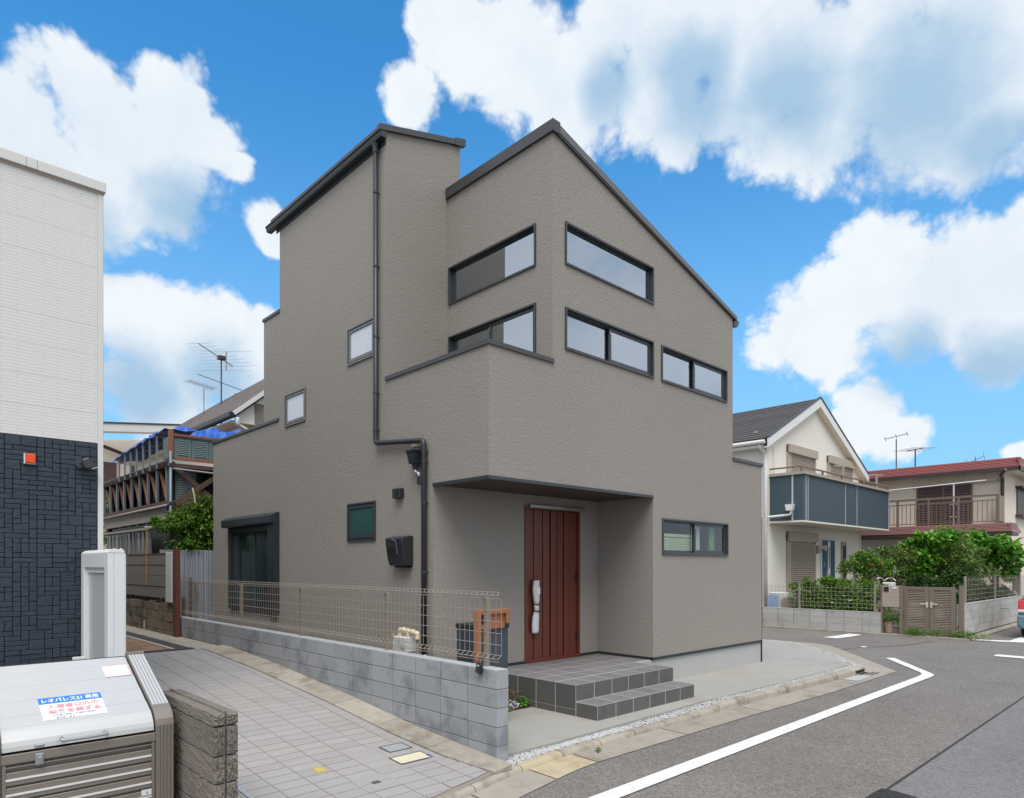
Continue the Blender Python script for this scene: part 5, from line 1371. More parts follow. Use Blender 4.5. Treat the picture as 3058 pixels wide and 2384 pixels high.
part('awning', MB().prism([(29.0, 4.7), (30.3, 5.05), (30.3, 4.95), (29.0, 4.6)], 'x', 5.4, 7.4), 'ochre', ch2)
part('awning_edge', MB().box(5.4, 7.4, 28.98, 29.06, 4.62, 4.86), 'brown_wood', ch2)

# ------------------------------------------------------------------ aerials
def yagi(name, mast, boom_a, boom_b, n, half, edir, label, mastr=.03, er=.006, m='antenna'):
    t = thing(name, label, 'antenna', mast[0], 'television antennas on roofs')
    part('mast', MB().tube(mast, mastr, 8), m, t)
    b = part('boom', MB().tube([boom_a, boom_b], mastr * .7, 6), m, t)
    A, B = Vector(boom_a), Vector(boom_b); e = Vector(edir).normalized()
    for i in range(n):
        p = A + (B - A) * (i / (n - 1)); h = half if not callable(half) else half(i / (n - 1))
        part('element', MB().tube([p - e * h, p + e * h], er, 4), 'antenna_l', b)
    return t
CR = (.7254, -.6884, 0)
t = yagi('tv_antenna', [(8.1, 22.2, 5.9), (8.1, 22.2, 8.52)], (7.55, 22.67, 8.98), (8.38, 21.97, 8.26), 8, lambda f: .40 + .40 * f, (.7, -.7, .02), 'tall dark television antenna standing over the old house roof', .024, .0035)
part('dipole_bar', MB().tube([(8.2, 22.05, 8.1), (8.2, 22.05, 8.72)], .018, 6), 'antenna_l', t)
for z in (8.1, 8.72): part('dipole', MB().tube([(7.6, 22.6, z), (8.8, 21.5, z)], .0035, 4), 'antenna_l', t)
part('junction_box', MB().box(8.0, 8.22, 22.1, 22.3, 8.47, 8.58), 'brown_dark', t)
t2 = part('lower_boom', MB().tube([(7.55, 22.67, 7.98), (8.55, 21.7, 7.47)], .013, 6), 'antenna', t)
for i in range(9):
    p = Vector((7.55, 22.67, 7.98)).lerp(Vector((8.55, 21.7, 7.47)), i / 8); part('element', MB().tube([p - Vector((.1, .08, .0)), p + Vector((.1, .08, 0))], .004, 4), 'antenna_l', t2)
yagi('tv_antenna', [(7.8, 22.9, 6.6), (7.8, 22.9, 7.62)], (7.4, 23.2, 7.86), (8.0, 22.6, 7.58), 11, .16, (.75, .2, .35), 'small thin television antenna left of the tall one', .012, .007)
yagi('tv_antenna', [(8.6, 21.8, 6.9), (8.6, 21.8, 7.42)], (8.55, 21.85, 7.4), (8.95, 21.5, 7.3), 5, .18, (.75, -.65, .15), 'short stubby television antenna right of the tall one', .014, .008)
yagi('tv_antenna', [(39.75, 11.9, 6.2), (39.75, 11.9, 8.6)], (39.3, 12.3, 8.6), (40.2, 11.5, 8.9), 3, .12, (0, .3, 1), 'tall antenna with an arrow head over the red roof', .03, .02)
yagi('tv_antenna', [(40.5, 11.2, 6.2), (40.5, 11.2, 8.05)], (40.1, 11.5, 7.95), (40.9, 10.9, 8.15), 4, .7, CR, 'shorter antenna in the middle of the red roof', .035, .012)
yagi('tv_antenna', [(42.5, 8.9, 6.2), (42.5, 8.9, 7.55)], (42.1, 9.2, 7.25), (42.9, 8.6, 7.65), 3, .25, (.2, .2, 1), 'lowest small antenna at the right end of the red roof', .02, .014)

# ------------------------------------------------------------------ across the street: garden plot, low walls, gate
solo('garden_ground', MB().prism([(20.25, 4.62), (60, 4.62), (60, 30), (20.25, 30)], 'z', -.15, .10), 'earth', 'earth of the garden across the street', 'garden', kind='structure')
solo('far_pavement', MB().prism([(19.92, 4.32), (60, 4.10), (60, 4.65), (20.3, 4.65), (20.3, 30), (19.92, 30)], 'z', -.12, -.055), 'kerb', 'narrow concrete edging along the foot of the far garden walls', 'pavement', kind='structure')
lw = thing('low_garden_wall', 'low pale block wall under the garden hedge across the street', 'wall', (20.2, 8, 0))
part('mortar_core', MB().box(20.16, 20.28, 6.44, 13, -.1, .49), 'mortar', lw)
for r in range(3):
    y0 = 6.42
    while y0 < 12.8:
        part('block', MB().box(20.15, 20.29, y0 + .004, y0 + .480, -.06 + r * .185 + .004, -.06 + (r + 1) * .185), 'oldblock', lw, bevel=.004); y0 += .487
part('coping', MB().box(20.145, 20.295, 6.42, 13, .495, .51), 'oldblock', lw)
rw = thing('right_garden_wall', 'tall pale block wall running back to the right of the bronze gate', 'wall', (20.3, 4.6, 0))
part('mortar_core', MB().box(20.32, 40, 4.552, 4.66, -.1, .765), 'mortar', rw)
for r in range(4):
    x0 = 20.3; k = 0
    while x0 < 33:
        w = .47 if not (k == 0 and r % 2) else .3
        part('block', MB().box(x0 + .004, x0 + w - .004, 4.54, 4.67, -.02 + r * .2 + .004, -.02 + (r + 1) * .2 - .002), 'oldblock', rw, bevel=.004); x0 += w; k += 1
part('coping', MB().box(20.295, 40, 4.535, 4.675, .782, .80), 'oldblock', rw)
def wire_fence(name, label, a0, a1, z0, z1, ax, c, posts, step=.12, hz=.11, grp=None):
    t = thing(name, label, 'fence', (c, a0, z0) if ax == 'x' else (a0, c, z0)); mb = MB()
    P = (lambda a, z: (c, a, z)) if ax == 'x' else (lambda a, z: (a, c, z))
    a = a0
    while a <= a1: mb.tube([P(a, z0), P(a, z1)], .0035, 4, cap=False); a += step
    z = z0 + .05
    while z <= z1 + .01: mb.tube([P(a0, z), P(a1, z)], .0042, 4, cap=False); z += hz
    part('mesh_panel', mb, 'mesh_paint', t)
    for q in posts:
        p = P(q, 0); part('post', MB().box(p[0] - .025, p[0] + .025, p[1] - .025, p[1] + .025, z0 - .08, z1 + .02), 'mesh_paint', t, bevel=.004)
    return t
wire_fence('wire_fence', 'grey wire fence on the low wall in front of the hedge', 6.45, 12.5, .56, 1.25, 'x', 20.22, (6.59, 8.70, 10.8))
wire_fence('wire_fence', 'grey wire fence on the right garden wall in front of the leafy shrubs', 20.87, 34, .84, 1.50, 'y', 4.60, (20.87, 24.3, 27.75, 31.2), .16, .13)
# letterbox pillar
t = thing('letterbox_pillar', 'beige letterbox pillar with intercom left of the bronze gate', 'letterbox', (20.2, 6.2, 0))
for y0, y1 in ((6.375, 6.43), (5.89, 5.965)): part('pillar_post', MB().box(20.16, 20.26, y0, y1, -.06, 1.26), 'gate', t, bevel=.004)
part('intercom_panel', MB().box(20.17, 20.25, 5.965, 6.375, 1.06, 1.25), 'beige', t, bevel=.003)
part('intercom', MB().box(20.155, 20.172, 6.225, 6.345, 1.09, 1.22), 'black_metal', t, bevel=.006)
part('intercom_lens', MB().box(20.152, 20.156, 6.25, 6.32, 1.15, 1.20), 'gap', t)
part('divider', MB().box(20.165, 20.171, 6.195, 6.205, 1.065, 1.25), 'trim_w', t)
part('name_plate', MB().box(20.160, 20.172, 6.03, 6.14, 1.17, 1.222), 'sticker', t)
part('letter_flap', MB().box(20.15, 20.25, 5.965, 6.385, .935, 1.055), 'beige', t, bevel=.005)
part('letter_box', MB().box(20.14, 20.30, 5.965, 6.385, .67, .93), 'beige', t, bevel=.005)
t = thing('potted_plant', 'leafy green plant in a terracotta pot below the letterbox', 'potted plant', (20.27, 6.25, -.04))
part('pot', MB().lathe([(.085, 0), (.112, .25), (.118, .26), (.118, .29), (.1, .29), (.095, .24)], (20.27, 6.25, -.04), 16), 'terracotta', t, smooth=False)
def leaves(mb, pts_fn, n, size, seed, droop=.3, aspect=.5, out=None):
    rnd = random.Random(seed)
    for _ in range(n):
        p, nrm = pts_fn(rnd)
        d = Vector((rnd.gauss(0, 1), rnd.gauss(0, 1), rnd.gauss(0, .7))).normalized()
        d = (d + nrm * .8 + Vector((0, 0, -droop))).normalized()
        up = (Vector((0, 0, 1)) + nrm * .6 + Vector((rnd.gauss(0, .5), rnd.gauss(0, .5), rnd.gauss(0, .3)))).normalized()
        s = d.cross(up)
        if s.length < .05: continue
        s.normalize(); nn = s.cross(d)
        L = size * rnd.uniform(.6, 1.3); W = L * aspect * .5
        a = p; b = p + d * (L * .45) + s * W + nn * (L * .06); c = p + d * L - nn * (L * .12); e = p + d * (L * .45) - s * W + nn * (L * .06)
        k = len(mb.v); mb.v += [tuple(a), tuple(b), tuple(c), tuple(e)]; mb.f += [(k, k + 1, k + 2, k + 3)]
def blobs(spec, shell=.45):
    """random points in a union of ellipsoids, denser to the outside; spec: (cx, cy, cz, rx, ry, rz, weight)"""
    tot = sum(b[6] for b in spec)
    def fn(rnd):
        q = rnd.uniform(0, tot)
        for b in spec:
            q -= b[6]
            if q <= 0: break
        d = Vector((rnd.gauss(0, 1), rnd.gauss(0, 1), rnd.gauss(0, 1))).normalized()
        r = rnd.uniform(shell, 1.0) ** .6 * rnd.uniform(.85, 1.12)
        return Vector((b[0] + d.x * b[3] * r, b[1] + d.y * b[4] * r, b[2] + d.z * b[5] * r)), d
    return fn
pm = MB(); leaves(pm, blobs([(20.27, 6.22, .42, .16, .22, .2, 1), (20.3, 6.0, .4, .15, .15, .24, .6)], .1), 700, .075, 4, .2, .3)
part('foliage', pm, 'leaf', t, fix=False, kind='stuff')
# bronze double gate
gt = thing('double_gate', 'bronze double gate with horizontal louvres across the street', 'gate', (20.3, 5.2, 0))
part('gate_post', MB().box(20.25, 20.35, 4.50, 4.60, -.06, 1.28), 'gate', gt, bevel=.004)
for (ya, yb, hs) in ((4.68, 5.275, 1), (5.285, 5.90, -1)):
    lf = MB(); xa, xb = 20.27, 20.33
    lf.box(xa, xb, ya, ya + .11, .08, 1.235); lf.box(xa, xb, yb - .11, yb, .08, 1.235); lf.box(xa, xb, ya + .11, yb - .11, .08, .17); lf.box(xa, xb, ya + .11, yb - .11, 1.155, 1.235)
    leaf = part('gate_leaf', lf, 'gate', gt, bevel=.003)
    for k in range(22): part('louvre', MB().beam((20.30, ya + .11, .195 + k * .0445), (20.30, yb - .11, .195 + k * .0445), .034, .024, (.5, 0, 1)), 'gate', leaf)
    hy = yb - .045 if hs > 0 else ya + .045
    part('handle_plate', MB().box(20.255, 20.272, hy - .025, hy + .025, .69, .83), 'cream_lid', leaf, bevel=.003)
    part('lever', MB().beam((20.245, hy, .785), (20.245, hy - hs * .16, .785), .012, .028), 'cream_lid', leaf)
for y in (4.62, 5.92):
    for z in (.2, 1.12): part('hinge', MB().box(20.27, 20.33, y, y + .06, z, z + .05), 'gate', gt)

# ------------------------------------------------------------------ cream gabled house
BX, BXR, BYF = 21.3, 29.64, 10.24
hb = thing('gabled_house', 'cream gabled house with a navy balcony across the street', 'house', (BX, BYF, .1))
rz = lambda x: 7.95 - .482 * abs(x - 25.1)
part('wall', MB().prism([(BX, 0), (BXR, 0), (BXR, rz(BXR) - .1), (25.1, rz(25.1) - .1), (BX, rz(BX) - .1)], 'y', BYF, 20), 'cream', hb)
for sgn in (-1, 1):
    xe = 20.98 if sgn < 0 else 30.05
    deck = MB().poly([(25.1, BYF - .18, rz(25.1) - .02), (xe, BYF - .18, rz(xe) - .02), (xe, 20.2, rz(xe) - .02), (25.1, 20.2, rz(25.1) - .02)])
    deck.poly([(25.1, BYF - .18, rz(25.1) - .1), (xe, BYF - .18, rz(xe) - .1), (xe, 20.2, rz(xe) - .1), (25.1, 20.2, rz(25.1) - .1)])
    rf = part('roof', deck, 'slate', hb)
    n = 17
    for i in range(n):
        xa = 25.1 + (xe - 25.1) * i / n; xb = 25.1 + (xe - 25.1) * (i + 1.12) / n
        part('shingle_course', MB().prism([(xa, rz(xa) - .015), (xb, rz(xb) - .005), (xb, rz(xb) + .03), (xa, rz(xa) - .005)], 'y', BYF - .16, 20.2), 'slate', rf)
    part('verge_board', MB().prism([(25.1, rz(25.1) - .33), (xe, rz(xe) - .30), (xe, rz(xe) - .02), (25.1, rz(25.1) - .02)], 'y', BYF - .22, BYF - .165), 'white', hb)
    part('verge_trim', MB().prism([(25.1, rz(25.1) + .0), (xe, rz(xe) + .0), (xe, rz(xe) + .05), (25.1, rz(25.1) + .05)], 'y', BYF - .24, BYF - .15), 'brown_dark' if sgn > 0 else 'grey_flashing', hb)
    part('verge_soffit', MB().prism([(25.1, rz(25.1) - .34), (xe, rz(xe) - .31), (xe, rz(xe) - .30), (25.1, rz(25.1) - .33)], 'y', BYF - .2, BYF + .0), 'cream2', hb)
part('eave_gutter', MB().tube([(20.93, BYF - .1, rz(20.98) - .12), (20.93, 20, rz(20.98) - .12)], .07, 8), 'white', hb)
part('eave_soffit', MB().box(20.98, BX, BYF, 20, rz(20.98) - .28, rz(20.98) - .2), 'white', hb)
part('snow_guard', MB().box(21.6, 21.65, 10.7, 10.85, rz(21.6) + .03, rz(21.6) + .1), 'steel', hb); part('snow_guard', MB().box(21.35, 21.4, 11.6, 11.75, rz(21.4) + .03, rz(21.4) + .1), 'steel', hb)
part('downspout', MB().tube(smoothpath([(21.0, BYF + .1, rz(20.98) - .2), (21.02, BYF + .08, rz(20.98) - .3), (21.2, BYF + .05, rz(20.98) - .42), (21.24, BYF + .03, rz(20.98) - .6), (21.22, BYF + .0, 4.8)], 3) + [Vector((21.22, BYF + .0, .1))], .06, 8), 'white', hb, smooth=True)
def roller(parent, xa, xb, za, zb, yc, box=.28, label=None):
    f = MB().box(xa, xa + .28, yc - .06, yc, za, zb); f.box(xb - .08, xb, yc - .06, yc, za, zb); f.box(xa, xb + .02, yc - .14, yc, zb - box, zb + .02)
    w = part('shutter_window', f, 'beige', parent, bevel=.01)
    n = int((zb - box - za) / .07)
    sh = MB()
    for i in range(n):
        z = za + i * .07; sh.prism([(yc - .02, z), (yc - .045, z + .015), (yc - .045, z + .05), (yc - .02, z + .068)], 'x', xa + .28, xb - .08)
    part('shutter_curtain', sh, 'beige_dark', w, kind='stuff'); return w
roller(hb, 22.75, 25.08, 4.3, 5.98, BYF); roller(hb, 26.2, 28.72, 4.3, 5.98, BYF); roller(hb, 22.73, 25.10, .15, 2.97, BYF, .33)
dr = part('door', MB().box(25.58, 26.9, BYF - .04, BYF, .1, 2.86), 'trim_w', hb)
part('door_leaf', MB().box(25.7, 26.82, BYF - .07, BYF - .03, .12, 2.76), 'blue_door', dr)
part('door_strip', MB().box(26.13, 26.33, BYF - .085, BYF - .06, .12, 2.72), 'white', dr)
part('door_glass', MB().box(26.20, 26.26, BYF - .09, BYF - .08, 1.7, 2.5), 'gap', dr); part('door_glass', MB().box(26.20, 26.26, BYF - .09, BYF - .08, .4, 1.5), 'gap', dr)
part('handle', MB().box(25.88, 25.94, BYF - .14, BYF - .08, .75, 1.65), 'steel', dr); part('lock_plate', MB().box(25.75, 25.84, BYF - .08, BYF - .068, 1.75, 1.9), 'steel', dr)
nw = part('narrow_window', MB().box(27.58, 28.06, BYF - .05, BYF, 1.2, 2.75), 'beige', hb); part('pane', MB().box(27.68, 27.96, BYF - .06, BYF - .045, 1.3, 2.6), 'green_glass', nw)
lp = part('porch_lamp', MB().box(25.15, 25.28, BYF - .12, BYF, 2.25, 2.55), 'beige', hb); part('lamp_arm', MB().box(25.28, 25.75, BYF - .12, BYF - .06, 2.4, 2.56), 'beige', lp); part('lamp_glass', MB().box(25.75, 25.9, BYF - .13, BYF - .05, 2.36, 2.56), 'panel_glass', lp)
part('cable_cover', MB().box(21.72, 21.80, BYF - .03, BYF, 4.9, 5.75), 'trim_w', hb)
part('drain_pipe', MB().tube([(29.55, BYF - .03, 3.2), (29.55, BYF - .03, .1)], .04, 8), 'cream', hb)
# balcony
bc = part('balcony', MB().box(21.5, 29.62, 9.14, BYF, 3.26, 4.74), 'blue_siding', hb)
part('balcony_coping', MB().box(21.44, 29.68, 9.06, BYF, 4.74, 4.83), 'beige', bc)
part('balcony_soffit', MB().box(21.49, 29.63, 9.13, BYF, 3.21, 3.262), 'cream', bc)
for x in (21.7, 21.86) + (25.02, 26.13, 29.58): part('joint_strip', MB().box(x, x + .035, 9.13, 9.15, 3.27, 4.74), 'panel_glass', bc)
part('joint_strip', MB().box(21.488, 21.51, 9.45, 9.50, 3.27, 4.74), 'panel_glass', bc)
rl = MB().tube([(21.52, BYF, 5.0), (21.52, 9.2, 5.0), (29.6, 9.2, 5.0), (29.6, BYF, 5.0)], .03, 6)
part('balcony_rail', rl, 'rail_brown', bc)
for x in (21.52, 23.2, 24.9, 26.6, 28.3, 29.6): part('rail_post', MB().box(x - .03, x + .03, 9.17, 9.23, 4.8, 5.0), 'rail_brown', bc)
for x in (25.3, 28.75):
    part('laundry_post', MB().box(x, x + .09, 9.3, 9.36, 4.8, 5.42).beam((x - .75, 9.33, 5.34), (x + .75, 9.33, 5.46), .03, .05), 'beige', bc)
bx_ = part('rain_box', MB().prism([(9.42, 3.58), (9.60, 3.58), (9.64, 3.78), (9.38, 3.78)], 'x', 21.3, 21.48), 'white', bc)
part('rain_pipe', MB().tube(smoothpath([(21.38, 9.46, 3.6), (21.38, 9.5, 3.47), (21.38, 9.62, 3.44), (21.30, 10.2, 3.40)], 4), .04, 8), 'white', bx_)
# air conditioner and blue board by the house corner
t = thing('air_conditioner', 'beige air conditioner unit behind the wire fence at the house corner', 'air conditioner', (20.85, 9.3, .1))
part('case', MB().box(20.8, 21.15, 9.08, 9.92, .12, .95), 'trim_w', t, bevel=.015); part('fan_grille', MB().tube([(20.79, 9.3, .60), (20.8, 9.3, .60)], .24, 20), 'beige', t)
for i in range(6): part('grille_bar', MB().box(20.78, 20.79, 9.08, 9.52, .42 + i * .065, .43 + i * .065), 'beige_dark', t)
t = thing('blue_board', 'pale blue board leaning beside the air conditioner', 'board', (20.75, 9.75, .1))
part('board', MB().box(20.72, 20.75, 9.61, 9.92, .12, .86), 'pale_blue', t); part('board_top', MB().box(20.72, 20.75, 9.61, 9.89, .862, .92), 'panel_glass', t)

# ------------------------------------------------------------------ red-roofed house
RX = 32.0
hc = thing('red_roofed_house', 'cream flat-fronted house with a red metal roof and brown balcony rail', 'house', (RX, 5.75, .1))
part('wall', MB().box(RX, 44, 5.745, 12.5, 0, 5.75), 'cream2', hc)
part('eave_soffit', MB().box(RX - .55, 44, 5.2, 12.6, 5.50, 5.56), 'cream', hc)
rf = part('roof', MB().prism([(RX - .55, 5.56), (RX - .37, 5.95), (44, 5.97), (44, 5.56)], 'y', 5.2, 12.6), 'red_roof', hc)
for i in range(6):
    a = i / 6; part('roof_strip', MB().prism([(RX - .565 + .18 * a, 5.585 + .062 * i), (RX - .595 + .18 * a, 5.587 + .062 * i), (RX - .55 + .18 * a, 5.643 + .062 * i), (RX - .53 + .18 * a, 5.643 + .062 * i)], 'y', 5.17, 12.6), 'red_roof', rf)
part('fascia', MB().box(RX - .61, RX - .55, 5.15, 12.6, 5.44, 5.60), 'brown_dark', hc); part('fascia', MB().box(RX - .61, 44, 5.14, 5.2, 5.44, 5.60), 'brown_dark', hc)
part('roof_end', MB().prism([(5.14, 5.60), (5.28, 5.95), (5.2, 5.56)], 'x', RX - .55, 44), 'red_roof', hc)
for y in (8.9, 8.0, 7.1, 6.4): part('wall_joint', MB().box(RX - .004, RX, y, y + .015, 5.0, 5.5), 'beige', hc)
cn = part('canopy', MB().prism([(RX - 1.15, 3.05), (RX - .95, 3.42), (RX, 3.44), (RX, 3.05)], 'y', 5.35, 12), 'maroon', hc)
for i in range(6):
    a = i / 6; part('canopy_strip', MB().prism([(RX - 1.17 + .2 * a, 3.105 + .055 * i), (RX - 1.21 + .2 * a, 3.107 + .055 * i), (RX - 1.155 + .2 * a, 3.158 + .055 * i), (RX - 1.13 + .2 * a, 3.158 + .055 * i)], 'y', 5.33, 12), 'maroon', cn)
part('canopy_edge', MB().box(RX - 1.19, RX, 5.30, 12, 2.95, 3.08), 'brown_dark', cn)
part('canopy_end', MB().prism([(5.30, 3.08), (5.45, 3.42), (5.45, 3.08)], 'x', RX - 1.1, RX + .6), 'maroon', cn)
sh = part('shutter_window', MB().box(RX - .05, RX, 6.80, 8.80, 3.45, 5.12), 'rail_brown', hc)
for (ya, yb) in ((6.86, 7.78), (7.84, 8.74)):
    for k in range(16): part('slat', MB().prism([(RX - .055, 3.5 + k * .099), (RX - .085, 3.515 + k * .099), (RX - .06, 3.585 + k * .099)], 'y', ya, yb), 'maroon_shutter', sh)
part('awning_case', MB().prism([(RX, 5.1), (RX - .25, 5.16), (RX - .3, 5.20), (RX, 5.24)], 'y', 5.95, 8.85), 'cream', hc)
lwn = part('lower_window', MB().box(RX - .05, RX, 6.6, 10.2, .3, 2.62), 'brown_dark', hc)
for k in range(22): part('slat', MB().prism([(RX - .055, .38 + k * .099), (RX - .08, .395 + k * .099), (RX - .06, .465 + k * .099)], 'y', 6.7, 10.1), 'maroon_shutter', lwn)
br = part('balcony_rail', MB().box(RX - 1.0, RX - .93, 5.75, 10.2, 4.47, 4.55).box(RX - .99, RX - .95, 5.75, 10.2, 4.30, 4.34).box(RX - .99, RX - .95, 5.75, 10.2, 3.50, 3.53), 'rail_brown', hc)
y = 5.8
while y < 10.2: part('baluster', MB().box(RX - .98, RX - .96, y, y + .022, 3.53, 4.3), 'rail_brown', br); y += .155
for y in (5.76, 7.02, 8.05, 9.2): part('rail_post', MB().box(RX - 1.0, RX - .93, y, y + .08, 3.42, 4.47), 'rail_brown', br)
part('side_screen', MB().box(RX - .95, RX - .05, 5.74, 5.80, 3.5, 4.5), 'rail_brown', br)
part('laundry_pole', MB().tube([(RX - .75, 6.2, 5.12), (RX - .75, 10.2, 4.98)], .025, 6), 'white', br); part('laundry_stand', MB().box(RX - .76, RX - .72, 7.25, 7.30, 3.45, 5.1).box(RX - .76, RX - .72, 7.12, 7.42, 3.75, 3.78).box(RX - .76, RX - .72, 7.12, 7.42, 4.25, 4.28), 'trim_w', br)
part('downspout', MB().tube(smoothpath([(RX - .9, 5.55, 5.46), (RX - .6, 5.75, 5.3), (RX - .08, 5.80, 5.2), (RX - .08, 5.80, 4.9)], 4) + [Vector((RX - .08, 5.80, 3.4))], .06, 8), 'brown_dark', hc)
part('downspout', MB().tube([(RX - .9, 5.9, 3.0), (RX - .3, 5.95, 2.8), (RX - .1, 5.95, 2.6), (RX - .1, 5.95, .1)], .05, 8), 'brown_dark', hc)
sdw = part('side_window', MB().box(34.2, 36.5, 5.70, 5.75, 3.9, 5.0), 'brown_dark', hc); part('sill', MB().box(34.0, 36.8, 5.5, 5.75, 3.82, 3.9), 'brown_dark', sdw); part('hood', MB().box(34.0, 36.8, 5.5, 5.75, 5.0, 5.08), 'brown_dark', sdw)
part('side_screen_low', MB().box(33.4, 34.6, 5.66, 5.74, .5, 2.3), 'maroon_shutter', hc); part('side_window_low', MB().box(36, 38, 5.70, 5.75, 1.6, 2.4), 'brown_dark', hc)

# ------------------------------------------------------------------ plants
def trunk_mb(mb, base, top, r, seed, limbs=5, spread=.5):
    rnd = random.Random(seed); b = Vector(base); t = Vector(top)
    mid = b.lerp(t, .5) + Vector((rnd.uniform(-.08, .08), rnd.uniform(-.08, .08), 0))
    mb.tube(smoothpath([b, mid, t], 4), [r * (1 - .07 * i) for i in range(9)], 7)
    for i in range(limbs):
        s = b.lerp(t, rnd.uniform(.35, .95)); e = s + Vector((rnd.uniform(-spread, spread), rnd.uniform(-spread, spread), rnd.uniform(.15, .55) * spread * 1.6))
        mb.tube(smoothpath([s, s.lerp(e, .5) + Vector((0, 0, .05)), e], 3), [r * .5 * (1 - .1 * k) for k in range(7)], 5)
def shrub(name, label, cat, base, top, r, spec, n, size, seed, lm='leaf', aspect=.5, droop=.25, limbs=6, spread=.5, shell=.4):
    t = thing(name, label, cat, base)
    mb = MB(); trunk_mb(mb, base, top, r, seed, limbs, spread); part('trunk', mb, 'bark', t)
    rr = random.Random(seed + 500); tw = MB(); extra = []
    for _ in range(26):                                 # sprigs that break the outline
        b = rr.choice(spec); d = Vector((rr.gauss(0, 1), rr.gauss(0, 1), abs(rr.gauss(.3, .8)))).normalized(); k = rr.uniform(.95, 1.3)
        q = (b[0] + d.x * b[3] * k, b[1] + d.y * b[4] * k, b[2] + d.z * b[5] * k); rad = rr.uniform(.28, .45) * min(b[3:6])
        extra.append((q[0], q[1], q[2], rad, rad, rad * .7, .05 * sum(s_[6] for s_ in spec) * rr.uniform(.25, .6)))
        tw.tube([(b[0] + d.x * b[3] * .5, b[1] + d.y * b[4] * .5, b[2] + d.z * b[5] * .5), q], size * .07, 4)
    spec = list(spec) + extra
    part('twigs', tw, 'bark', t)
    mb = MB(); leaves(mb, blobs(spec, shell), n, size, seed, droop, aspect); part('crown', mb, lm, t, fix=False, kind='stuff'); return t
rnd = random.Random(2)
hs = [(20.95, 6.85 + i * .30, .72 + .05 * math.sin(i * 2.1), .42, .34, .52 + .05 * rnd.random(), 1) for i in range(8)] + [(20.9, 8.2, 1.15, .3, .45, .28, .6), (20.9, 7.4, 1.15, .3, .5, .25, .6)]
hd = shrub('hedge', 'dense rounded green hedge behind the wire fence', 'hedge', (21.0, 8, .1), (21, 8, .8), .03, hs, 15000, .075, 31, 'leaf', .5, .1, 10, .7, .6)
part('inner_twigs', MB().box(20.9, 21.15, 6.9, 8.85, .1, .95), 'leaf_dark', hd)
for i, (y, z) in enumerate(((7.52, .93), (7.85, .72), (7.35, .80))): part('white_flower', MB().lathe([(.005, -.03), (.045, 0), (.04, .005), (.01, -.01)], (20.49, y, z), 8), 'flower_w', hd)
sp_ = shrub('sapling', 'loose light green garden tree behind the hedge', 'tree', (21.6, 7.3, .1), (21.6, 7.35, 1.7), .035, [(21.6, 7.45, 1.85, .4, .42, .3, 1.2), (21.6, 7.0, 1.75, .35, .35, .35, 1), (21.6, 7.9, 1.7, .3, .25, .18, .4), (21.6, 7.3, 1.5, .35, .4, .25, .7), (21.6, 6.6, 1.65, .3, .3, .12, .4), (21.5, 7.2, 2.1, .2, .25, .15, .4)], 3600, .085, 33, 'leaf', .5, .2, 8, .6, .1)
for y, z in ((6.98, 1.83), (6.72, 1.86)): part('red_flower', MB().lathe([(.005, -.03), (.03, 0), (.025, .02), (.005, .03)], (21.2, y, z), 7), 'flower_r', sp_)
shrub('garden_shrub', 'sparse feathery shrub in front of the dark shutters', 'shrub', (23, 6.7, .1), (23, 6.8, 1.8), .04, [(23, 6.85, 2.2, .4, .45, .28, 1), (23, 6.5, 1.9, .35, .35, .4, 1), (23, 7.05, 1.7, .3, .3, .35, .7), (23, 6.5, 1.35, .4, .4, .4, .9)], 3400, .085, 35, 'leaf_pale', .4, .3, 8, .7, .1)
shrub('broad_leaf_shrub', 'bright broad-leaved shrub left of the big grey-green bush', 'shrub', (23.4, 6.2, .1), (23.4, 6.2, 2.0), .04, [(23.3, 6.35, 2.35, .35, .4, .3, 1), (23.2, 5.85, 2.6, .35, .4, .22, .9), (23.1, 6.25, 1.9, .3, .35, .3, 1), (23.1, 6.25, 1.35, .3, .3, .35, .8)], 2200, .155, 37, 'leaf_big', .7, .35, 7, .6, .1)
shrub('big_shrub', 'large rounded grey-green bush behind the bronze gate', 'shrub', (24, 5.75, .1), (24, 5.7, 2.0), .06, [(24, 5.65, 2.3, .55, .6, .55, 2), (24, 5.3, 1.95, .5, .5, .5, 1.2), (24, 6.1, 1.85, .5, .5, .5, 1.2), (24, 5.6, 1.4, .6, .85, .6, 2)], 12500, .085, 39, 'leaf_pale', .45, .3, 9, .8, .5)
shrub('dark_shrub', 'dark green shrub low behind the gate', 'shrub', (23, 5.6, .1), (23, 5.6, 1.0), .04, [(22.8, 5.6, 1.05, .5, .75, .42, 1), (22.9, 5.2, 1.2, .4, .5, .45, .8), (22.8, 6.0, 1.1, .4, .4, .4, .7)], 5200, .10, 41, 'leaf_dark', .5, .3, 6, .6, .3)
shrub('fig_tree', 'fig tree with large bright leaves at the right edge', 'tree', (27.5, 5.2, .1), (27.5, 5.2, 2.2), .07, [(27.3, 5.6, 2.6, .6, .5, .32, 1), (27.4, 5.05, 2.4, .6, .45, .35, 1), (27.5, 4.75, 2.0, .5, .35, .4, 1), (27.5, 5.3, 2.0, .5, .5, .35, .7), (27.5, 4.85, 1.6, .4, .25, .25, .4)], 1500, .205, 43, 'leaf_big', .7, .4, 9, 1.0, .1)
shrub('low_shrub', 'low leafy growth behind the wire fence on the right wall', 'shrub', (25, 5.1, .1), (25, 5.1, .6), .03, [(22 + i * .7, 5.05, .75 + .1 * math.sin(i * 1.7), .45, .3, .45 - .02 * i, 1) for i in range(10)], 7000, .11, 45, 'leaf_dark', .45, .2, 6, .9, .3)
